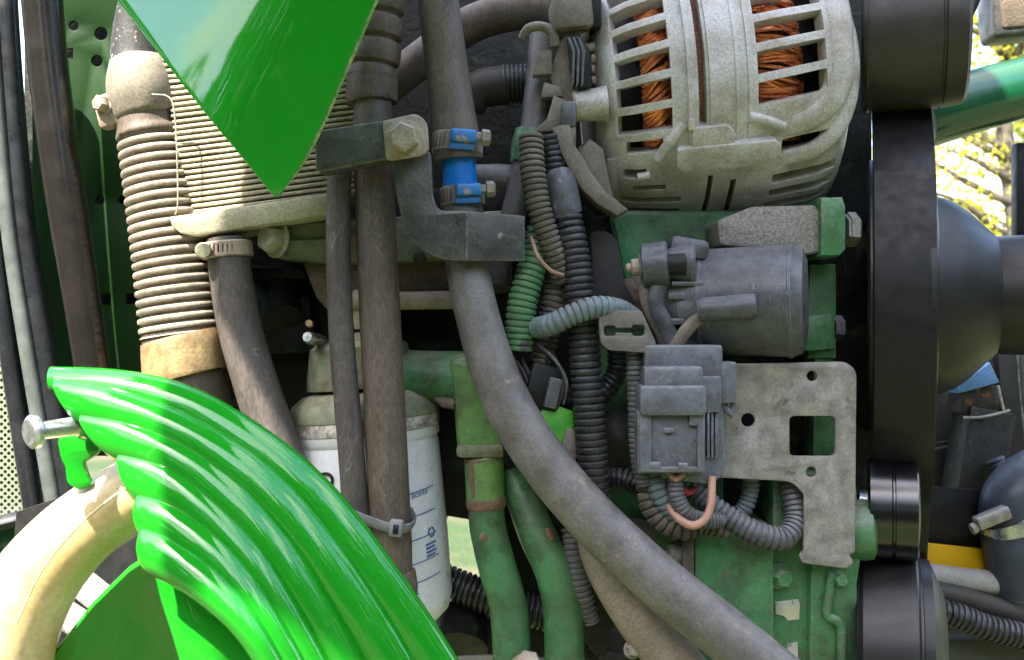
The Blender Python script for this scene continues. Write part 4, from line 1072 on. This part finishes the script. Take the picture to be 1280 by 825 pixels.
# ------------------------------------------------------------------ wire conduits
G = 'corrugated wire conduits'
def cond(label, pts, per, amp, mat, name='wire_conduit', n=18):
    p = pts[-1]
    return single(name, tube(pts, corr=(per * 0.92, amp * 0.62, 0.7), n=n), mat, label, 'conduit', p[:3], G)
cond('brown dusty conduit hanging below the alternator terminals', [(664, 170, 0, 14), (666, 215, -8, 15), (674, 260, -10, 14), (690, 310, -4, 13), (704, 352, 10, 13)], 8, 2.2, conduit_b)
cond('thin dark conduit pressed between the brown and the widest conduit', [(684, 170, 20, 13), (692, 220, 22, 13), (682, 270, 24, 14), (660, 310, 24, 14)], 8, 1.8, conduit)
cond('widest black conduit running straight down the middle', [(706, 262, 10, 18), (715, 310, 8, 19), (724, 370, 6, 19), (731, 450, 4, 19), (738, 540, 4, 19), (743, 612, 8, 18), (745, 650, 20, 17)], 9.6, 2.3, conduit, n=22)
single('conduit_cuff', tube([(697, 214, 14, 14), (700, 228, 12, 20), (706, 262, 10, 21), (708, 270, 10, 20)], n=22, step=5), plastic, 'smooth grey cuff at the upper end of the widest conduit', 'cuff', (708, 270, 10))
cond('green sprayed conduit rising behind the brown bracket arm', [(676, 290, 16, 15), (666, 330, 8, 17), (652, 385, 2, 18), (648, 438, 4, 17)], 8.5, 2.0, conduit_gr)
cond('dark conduit bundle squeezed between green and widest conduit', [(700, 330, 34, 16), (696, 370, 30, 17), (684, 420, 30, 15), (676, 460, 30, 13)], 8, 2.0, conduit_b)
cond('pale teal conduit arching across in front of the widest conduit', [(670, 410, -2, 12), (690, 405, -26, 13), (716, 393, -32, 13), (744, 384, -30, 13), (772, 386, -18, 12), (790, 396, 4, 12)], 8.5, 1.9, conduit_t)
cond('black looped conduit curling behind the widest conduit', [(772, 436, 50, 12), (770, 466, 50, 12), (752, 492, 46, 13), (728, 506, 44, 13), (700, 492, 44, 12), (682, 462, 44, 12)], 8, 1.8, conduit)
cond('grey conduit standing along the side of the connector', [(792, 438, -10, 10), (795, 500, -8, 10), (797, 560, -6, 10), (806, 606, -6, 11)], 7, 1.5, conduit_g)
cond('black conduit entering from below the connector towards the hose', [(752, 596, 60, 12), (785, 600, 50, 13), (815, 618, 36, 13), (840, 640, 30, 12)], 8, 1.9, conduit)
cond('frayed brown conduit looping lowest under the connector', [(808, 598, 10, 12), (812, 626, 6, 13), (826, 648, 4, 14), (850, 660, 4, 14), (880, 656, 8, 12), (910, 664, 12, 9)], 10, 2.6, conduit_b)
cond('teal-flecked conduit dropping from the connector corner', [(818, 592, -2, 12), (824, 614, -8, 13), (836, 634, -6, 12), (846, 648, 0, 11)], 8, 1.9, conduit_t)
cond('light grey conduit curving from the connector plug', [(844, 598, -26, 9.5), (846, 620, -28, 10), (856, 640, -26, 10), (876, 650, -16, 10), (900, 650, 0, 10)], 6, 1.3, conduit_g)
cond('long grey conduit sagging under the slotted metal plate', [(862, 610, 20, 12), (890, 632, 10, 13), (925, 656, 4, 14), (955, 670, 2, 14.5), (980, 672, 8, 14), (994, 648, 26, 13), (988, 610, 40, 12), (984, 580, 44, 12)], 8.5, 1.9, conduit_g)
cond('teal conduit rising behind the cut-out of the metal plate', [(915, 648, 50, 9), (930, 636, 50, 10), (938, 612, 50, 10), (938, 580, 50, 10)], 7, 1.5, conduit_t)
cond('grey conduit end showing below the thick grey hose', [(716, 660, 66, 14), (720, 700, 58, 14), (728, 740, 58, 13), (738, 775, 70, 12)], 8, 1.7, conduit_g)
single('pink_wire', tube([(834, 630, -14, 4.5), (848, 648, -34, 5), (866, 657, -40, 5.5), (882, 648, -42, 5), (889, 628, -40, 5), (890, 596, -30, 5)], n=14), pink, 'pink wire looping below the connector', 'wire', (866, 657, -40))
single('pink_wire_stub', tube([(836, 590, -30, 4), (844, 599, -34, 4.5), (854, 592, -30, 4)], n=12), pink, 'short pink wire tips at the connector plug', 'wire', (844, 600, -34))
single('red_wire', tube([(848, 604, 0, 5), (858, 616, -4, 5), (868, 612, 10, 5)], n=12), red_wire, 'red wire end behind the pink loop', 'wire', (858, 616, 0))
single('copper_wire', tube([(664, 296, -10, 2.4), (672, 320, -22, 2.6), (688, 338, -22, 2.6), (704, 344, -14, 2.6)], n=10), mk('brown_wire', (0.34, 0.17, 0.10), rough=0.5, feat=20, dust=(DUST, 0.2, 0.2)), 'thin brown wire hooked under the brown conduit', 'wire', (688, 340, -20))

for lab, q, m_ in (('thin black wire curving beside the green sprayed conduit', [(690, 440, 20, 2.6), (704, 470, 4, 2.6), (700, 500, 0, 2.6), (688, 520, 10, 2.6)], rubber_dark),
                   ('thin grey wire looped left of the widest conduit', [(672, 430, 14, 2.2), (692, 448, -2, 2.2), (708, 476, -2, 2.2), (704, 505, 8, 2.2)], plastic),
                   ('thin dark wire running down behind the pale teal conduit', [(682, 380, 20, 3), (688, 420, 16, 3), (684, 450, 16, 3), (690, 478, 20, 3)], rubber_dark)):
    single('thin_wire', tube(q, n=8), m_, lab, 'wire', q[-1][:3], 'thin loose wires')
pc = thing('painted_connector', 'black plug half sprayed bright green beside the thick hose', 'connector', (700, 590, 10))
part('plug', spin(pbox(660, 456, 700, 512, 0, 44, bevel=3), W(680, 484, 0), (0, 14, 10)), plastic_dark, pc)
part('latch', spin(pbox(684, 470, 700, 508, -8, 14, bevel=2), W(680, 484, 0), (0, 14, 10)), plastic, pc)
part('socket', spin(pbox(668, 506, 716, 574, 4, 44, bevel=4), W(690, 540, 0), (0, 20, 10)), mk('overspray_green', (0.13, 0.45, 0.03), (0.05, 0.30, 0.04), rough=0.35, feat=40, spots=((0.02, 0.02, 0.02), 34, 0.66), bump=(5, 0.1)), pc)
part('clip', spin(pbox(700, 536, 722, 600, 4, 30, bevel=3), W(711, 568, 4), (0, 14, 10)), plastic_b, pc)
part('wire', tube([(652, 448, 10, 3), (660, 465, 8, 3), (668, 478, 6, 3)], n=8), rubber_dark, pc)
part('wire', tube([(642, 446, 10, 3), (654, 466, 8, 3), (662, 484, 6, 3)], n=8), rubber_dark, pc)

single('gasket_plate', plate([(738, 290), (758, 288), (772, 300), (778, 330), (780, 352), (800, 390), (742, 392)], 70, 10, bevel=2, r=8), rubber_dark, 'smooth dark curved plate between the conduits and green wall', 'plate', (760, 392, 70))
single('dark_sensor', tube([(760, 520, 110, 26), (775, 545, 100, 30), (785, 580, 100, 26)], n=22, lump=0.04), rubber_dark, 'dark sensor lump between conduit and connector', 'sensor', (780, 590, 100))

# ------------------------------------------------------------------ solenoid
sv = thing('solenoid_can', 'grey plastic round can lying on its side with strap collar', 'solenoid', (910, 450, 50))
SA, SB = Vector((W(838, 378, 60))), Vector((W(1000, 376, 10)))
SL = (SB - SA).length
part('can', lathe(SA, SB, [(0, 62), (3, 66), (5, 67), (40, 68), (41, 69.5), (44, 69.5), (45, 68.4), (SL - 14, 71), (SL - 13, 72.5), (SL - 9, 72.5), (SL - 8, 71), (SL + 4, 66), (SL + 9, 52), (SL + 11, 10)], n=56), plastic, sv)
part('neck', lathe(SA, SB, [(-30, 40), (-26, 48), (0, 56), (6, 62)], n=40), plastic, sv)
part('spigot', lathe(W(876, 388, -22), W(944, 382, -36), [(-4, 12), (0, 14.5), (3, 15.5), (62, 16), (65, 15.5), (66.5, 14), (66.5, 4)], n=28), plastic, sv)
part('spigot_web', spin(pbox(846, 372, 888, 404, -16, 30, bevel=5), W(866, 388, -16), (0, -6, -12)), plastic, sv)
part('collar', lathe(W(803, 334, 6), W(834, 331, 0), [(0, 26), (2, 29), (30, 30), (33, 27), (33, 20)], n=36), plastic, sv)
part('collar_cup', lathe(W(834, 331, 0), W(864, 330, -4), [(0, 19), (4, 21), (26, 25), (30, 27), (34, 24)], n=30), plastic, sv)
part('cup_mouth', lathe(W(836, 331, -16), W(858, 330, -20), [(-2, 6), (0, 13), (20, 14), (22, 6)], n=20), plastic_dark, sv)
part('top_ear', spin(pbox(838, 296, 888, 322, -4, 44, bevel=8), W(860, 308, -4), (0, 10, 0)), plastic, sv)
part('bolt', lathe(W(806, 333, 2), W(786, 335, 4), [(0, 12), (3, 16), (6, 16), (7, 11), (16, 11), (17, 6), (22, 6), (24, 4)], n=16), steel_dusty, sv)
part('leg', tube([(806, 356, 0, 7), (810, 380, -2, 7), (824, 410, -4, 7), (838, 440, -4, 7)], n=8, flat=(0.6, 1.2), step=6), plastic_b, sv)
part('leg', tube([(824, 356, -8, 9), (820, 380, -10, 9), (830, 404, -12, 9), (846, 440, -10, 9)], n=8, flat=(0.6, 1.2), step=6), plastic, sv)
part('leg', tube([(884, 392, -20, 6), (866, 404, -20, 7), (850, 424, -18, 7), (842, 440, -16, 7)], n=8, flat=(0.6, 1.2), step=6), plastic_b, sv)
part('rib', pbox(840, 352, 882, 357, -18, 30, bevel=1), plastic, sv)
part('rib', pbox(836, 366, 856, 374, -16, 30, bevel=1.5), plastic, sv)
part('rib', pbox(838, 398, 860, 406, -14, 30, bevel=1.5), plastic, sv)
part('back_web', plate([(806, 340), (866, 340), (880, 430), (846, 440), (824, 430)], 6, 40, bevel=4), plastic, sv)

single('slotted_tab', plate([(748, 393, 8), (754, 388, 8), (802, 388), (820, 428), (818, 442), (760, 438, 10), (750, 428, 8)], -34, 9,
       holes=[fillet([(755, 407), (769, 407), (770, 410), (790, 410), (791, 406), (806, 406), (806, 420), (791, 420), (790, 416), (770, 416), (769, 420), (755, 420)], 5)], bevel=1.5, r=4),
       mk('tab_steel', (0.15, 0.14, 0.135), (0.10, 0.094, 0.09), rough=0.7, metal=0.1, feat=20, fine=(4, 0.2), dust=(DUST, 0.15, 0.3), bump=(4, 0.4)), 'small grey steel tab with keyhole slot left of the connector', 'tab', (785, 442, -34))
cn = thing('relay_connector', 'dusty blue-grey plastic relay connector clipped to the metal plate', 'connector', (850, 605, -20))
part('rear_shell', pbox(806, 431, 904, 476, -36, 40, bevel=4), conn_m, cn)
part('upper_step', pbox(805, 458, 880, 496, -54, 50, bevel=5), conn_m, cn)
part('lower_step', pbox(800, 482, 884, 520, -60, 56, bevel=5), conn_m, cn)
fb = part('front_body', pbox(797, 512, 882, 592, -46, 50, bevel=3), conn_m, cn)
part('panel_frame', plate([(800, 514), (880, 514), (880, 590), (800, 590)], -52, 8, holes=[[(814, 518), (872, 518), (872, 584), (814, 584)]], bevel=1.5), conn_m, fb)
part('latch', pbox(830, 535, 843, 541, -52, 8, bevel=1), conn_m, fb)
part('tab', pbox(812, 578, 826, 586, -53, 8, bevel=1.5), conn_m, fb)
part('tab', pbox(848, 579, 860, 586, -53, 8, bevel=1.5), conn_m, fb)
part('corner_clip', pbox(862, 518, 876, 532, -53, 8, bevel=1.5), conn_m, fb)
part('side_shell', pbox(884, 452, 922, 504, -34, 36, bevel=4), conn_m, cn)
part('side_step', pbox(876, 470, 902, 516, -40, 40, bevel=3), conn_m, cn)
part('side_hook', tube([(904, 506, -20, 5), (914, 518, -22, 5), (918, 504, -22, 5)], n=10), conn_m, cn)
part('base', plate([(838, 505), (904, 505), (908, 590, 14), (890, 606, 14), (826, 598)], -26, 26, bevel=3, r=4), conn_m, cn)
for i in range(3):
    part('rib', pbox(884 + i * 5, 512, 887 + i * 5, 572, -38 + i * 3, 20, bevel=0.8), conn_m, cn)

mp_ = single('mounting_plate', plate([(898, 455), (1058, 452, 12), (1071, 464, 12), (1069, 690, 3), (1062, 694, 2), (1068, 702, 4), (1060, 711, 6), (1003, 704, 4), (998, 694, 3), (1004, 688, 2), (1005, 618, 2), (990, 602, 14), (898, 597)], 10, 6,
       holes=[fillet([(987, 520), (1044, 520), (1044, 570), (987, 570)], 7), circ(935, 525, 8.5), circ(1015, 470, 6.5), circ(1014, 590, 6.5)], bevel=1.2, r=2), zinc,
       'flat mottled steel plate with square cut-out beside the connector', 'plate', (1035, 711, 10))

# ------------------------------------------------------------------ lower-left: cream pipe, ribbed green hood
cp = thing('cream_pipe', 'thick cream plastic pipe curving under the ribbed green panel', 'pipe', (0, 830, -260))
part('pipe', tube([(215, 590, -246, 42), (168, 616, -250, 44), (130, 640, -252, 46), (84, 678, -256, 49), (40, 732, -260, 54), (8, 800, -264, 60), (-10, 880, -264, 64)], n=36), cream, cp)
part('seam', tube([(176, 598, -290, 1.6), (140, 622, -297, 1.6), (96, 660, -304, 1.6), (52, 714, -312, 1.6), (20, 780, -321, 1.6)], n=8), cream, cp)
single('pale_hose', tube([(60, 700, -60, 17), (98, 690, -60, 18), (135, 670, -60, 19), (180, 640, -60, 19)], n=20, lump=0.04), pale_pipe, 'pale speckled hose between cream pipe and ribbed panel', 'hose', (98, 700, -60), None)
single('pale_hose', tube([(72, 762, -80, 17), (108, 786, -80, 18), (150, 812, -80, 18)], n=20, lump=0.04), pale_pipe, 'grey speckled hose low beside the dark green flap', 'hose', (108, 800, -80), None)
single('pale_hose', tube([(96, 724, -70, 18), (128, 750, -72, 18), (160, 776, -74, 18)], n=20, lump=0.04), pale_pipe, 'short white hose stub just under the cream pipe', 'hose', (128, 760, -72), None)
single('black_chassis', plate([(20, 640), (260, 560), (330, 860), (0, 870)], 60, 30), plastic_dark, 'black chassis area behind the cream pipe', 'chassis', (150, 860, 60))

K = [[(63, 467), (140, 470), (210, 482), (262, 503), (320, 538), (380, 584), (437, 644), (516, 752), (563, 825), (592, 870)],
     [(65, 480), (131, 490), (210, 514), (268, 543), (320, 577), (372, 624), (430, 697), (482, 775), (512, 825), (536, 870)],
     [(98, 522), (154, 531), (224, 557), (280, 594), (320, 629), (372, 692), (412, 757), (446, 815), (474, 870)],
     [(148, 570), (180, 577), (217, 591), (264, 628), (320, 684), (366, 755), (406, 826), (430, 870)],
     [(174, 622), (200, 629), (236, 647), (280, 683), (318, 728), (350, 778), (378, 828), (400, 870)],
     [(179, 664), (205, 673), (240, 694), (266, 714), (299, 748), (325, 785), (349, 828), (370, 870)],
     [(184, 708), (202, 714), (226, 727), (254, 746), (288, 775), (312, 803), (330, 832), (348, 870)]]
def hoodpanel():
    NU, NV = 72, 28
    rows = []
    C = []
    for k in K:
        q = catmull([(x, y, 0) for x, y in k], 4)
        L = [0]
        for a, b in zip(q, q[1:]): L.append(L[-1] + math.dist(a[:2], b[:2]))
        out = []
        for i in range(NU + 1):
            s = L[-1] * i / NU
            j = max(0, min(len(L) - 2, next((t for t in range(len(L) - 1) if L[t + 1] >= s), len(L) - 2)))
            t = (s - L[j]) / max(1e-6, L[j + 1] - L[j])
            out.append((q[j][0] + (q[j + 1][0] - q[j][0]) * t, q[j][1] + (q[j + 1][1] - q[j][1]) * t))
        C.append(out)
    m = M()
    nr = 0
    for b in range(len(K) - 1):
        for v in range(NV + (1 if b == len(K) - 2 else 0)):
            t = v / NV
            A_ = 5 if b == 0 else 9
            bul = A_ * math.sin(math.pi * t ** 1.15) ** 0.5 - (3.5 if b else 2.0) * (math.exp(-(t / 0.05) ** 2) + math.exp(-((1 - t) / 0.05) ** 2))
            base = -300 - (b + t) * 13
            for i in range(NU + 1):
                x = C[b][i][0] * (1 - t) + C[b + 1][i][0] * t
                y = C[b][i][1] * (1 - t) + C[b + 1][i][1] * t
                u = i / NU
                x += (3 if b else 1) * (1 - math.sin(math.pi * t)) * math.exp(-u * 26) - (3 if b > 1 else 0) * math.sin(math.pi * t) * math.exp(-u * 26)
                edge = 1 - math.exp(-u * 40) * 0.4
                # the lobe belly leans towards the viewer and bulges, lower lip tucks back under
                m.v.append(W(x, y, base - bul * edge * (0.9 + 1.1 * u) - 30 * math.sin(u * 2.6) + 6 * t))
            nr += 1
    for r_ in range(nr - 1):
        for i in range(NU):
            a = r_ * (NU + 1) + i
            m.f.append((a, a + 1, a + NU + 2, a + NU + 1))
    return m
hp = thing('ribbed_hood_panel', 'glossy bright green ribbed hood panel arching up from the bottom', 'hood panel', (320, 860, -330))
o = part('ribbed_skin', hoodpanel(), hood_green, hp, smooth=28)
s_ = o.modifiers.new('sheet', 'SOLIDIFY'); s_.thickness = 7 * S; s_.offset = 1
bev(o, 1.2, 2, 50)
kn = part('latch_pin', lathe(W(106, 531, -300), W(40, 540, -340), [(6, 12), (12, 9), (42, 8), (44, 12), (47, 15.5), (51, 15.5), (54, 12)], n=28), steel_clean, hp)
part('pin_boss', tube([(112, 532, -300, 19), (98, 533, -300, 16), (92, 534, -302, 12)], n=20, step=4), hood_green, kn)
part('end_flange', plate([(70, 550, 6), (78, 540, 4), (112, 546, 4), (126, 564, 8), (112, 574, 3), (104, 578, 6), (108, 592, 8), (116, 606, 6), (98, 614, 6), (82, 606, 8), (80, 584, 3), (74, 572, 8)], -284, 9, bevel=3.5, r=5), hood_green, hp)
part('flat_skin', plate([(191, 712), (205, 717), (228, 730), (256, 750), (290, 780), (316, 812), (340, 870), (236, 870), (216, 800), (200, 750)], -350, 8, bevel=2), hood_green, hp)
single('lower_flap', spin(plate([(194, 690), (212, 740), (240, 960), (10, 960), (110, 790), (160, 722)], -318, 8, bevel=2, r=4), W(194, 700, -318), (40, 0, 12)), hood_green, 'dark green flap hanging beneath the ribbed panel', 'flap', (150, 870, -318))

# ------------------------------------------------------------------ upper-left: raised hood corner, plus an added, unseen sun blocker
def hoodcorner():
    m = M()
    NU, NV = 26, 30
    # left edge and right edge in photo pixels, from the tip upwards
    Lf = [(345, 247), (300, 192), (262, 146), (150, 2), (134, -26), (150, -90), (230, -250)]
    Rt = [(348, 247), (380, 198), (408, 142), (471, -4), (530, -128), (590, -250)]
    Lq = catmull([(x, y, 0) for x, y in Lf], 10); Rq = catmull([(x, y, 0) for x, y in Rt], 10)
    def at(q, t):
        f = t * (len(q) - 1); i = min(len(q) - 2, int(f)); f -= i
        return [q[i][j] * (1 - f) + q[i + 1][j] * f for j in range(2)]
    for j in range(NV + 1):
        t = 0.004 + 0.996 * j / NV
        a, b = at(Lq, t), at(Rq, t)
        for i in range(NU + 1):
            u = i / NU
            x, y = a[0] + (b[0] - a[0]) * u, a[1] + (b[1] - a[1]) * u
            # crease: left of it the sheet bends back and faces the sky
            cx = 272 + 0.0 * y
            k = max(0.0, (cx - x))
            k = max(0.0, 0.85 * (276 - x) + 0.46 * (172 - y))
            d_ = -215 - 0.16 * (247 - y) + 1.0 * k * k / (k + 70)
            m.v.append(W(x, y, d_))
    for j in range(NV):
        for i in range(NU):
            a = j * (NU + 1) + i
            m.f.append((a, a + 1, a + NU + 2, a + NU + 1))
    return m
hc = thing('raised_hood', 'glossy green pointed corner of the raised hood hanging from the top', 'hood', (345, 247, -215))
o = part('skin', hoodcorner(), hood_green, hc, smooth=60)
s_ = o.modifiers.new('sheet', 'SOLIDIFY'); s_.thickness = 6 * S; s_.offset = 0
bev(o, 1.0, 2, 50)
part('chipped_edge', tube([(347, 246, -213, 2.0), (380, 198, -220, 3.6), (408, 142, -229, 3.8), (440, 70, -241, 3.6), (472, -4, -253, 3.4), (500, -66, -262, 3)], n=10, lump=0.2, step=5), hood_edge, hc)
part('pale_edge', tube([(344, 246, -216, 1.2), (304, 196, -222, 1.5), (282, 169, -227, 1.5)], n=8, lump=0.2, step=5), hood_edge, hc)
# added unseen sheet, its outline shaped to keep the sun off the engine
def sunblocker():
    m = M()
    n = 14
    rows_ = [(-1290, 1400, -1060, 130), (-1150, 1470, -1035, 150), (-960, 1510, -1040, 160), (-800, 1525, -1075, 165), (-650, 1530, -945, 170), (-380, 1500, -900, 180), (-150, 1460, -860, 180)]
    for (d_, z_, xa, xb) in rows_:
        for i in range(n + 1):
            m.v.append(Vector((xa + (xb - xa) * i / n, d_, z_)))
    for r_ in range(len(rows_) - 1):
        for i in range(n):
            a = r_ * (n + 1) + i
            m.f.append((a, a + 1, a + n + 2, a + n + 1))
    return m
def blockerstay():  # added unseen strip joining the sun blocker to the hood corner
    m = M()
    for (d_, z_, xa, xb) in ((-298, 545, -330, -60), (-330, 760, -330, -90), (-360, 1100, -340, -120), (-380, 1496, -350, -150)):
        m.v += [Vector((xa, d_, z_)), Vector((xb, d_, z_))]
    m.f = [(0, 1, 3, 2), (2, 3, 5, 4), (4, 5, 7, 6)]
    return m
blocker_black = mk('sun_blocker_black', (0.02, 0.02, 0.022), rough=0.8, bump=None)  # dark so the added sun blocker bounces no green onto the engine
o = part('blocker_stay', blockerstay(), blocker_black, hc, smooth=60)
s_ = o.modifiers.new('sheet', 'SOLIDIFY'); s_.thickness = 6 * S; s_.offset = 0
o = part('sun_blocker', sunblocker(), blocker_black, hc, smooth=60)
s_ = o.modifiers.new('sheet', 'SOLIDIFY'); s_.thickness = 6 * S; s_.offset = 0
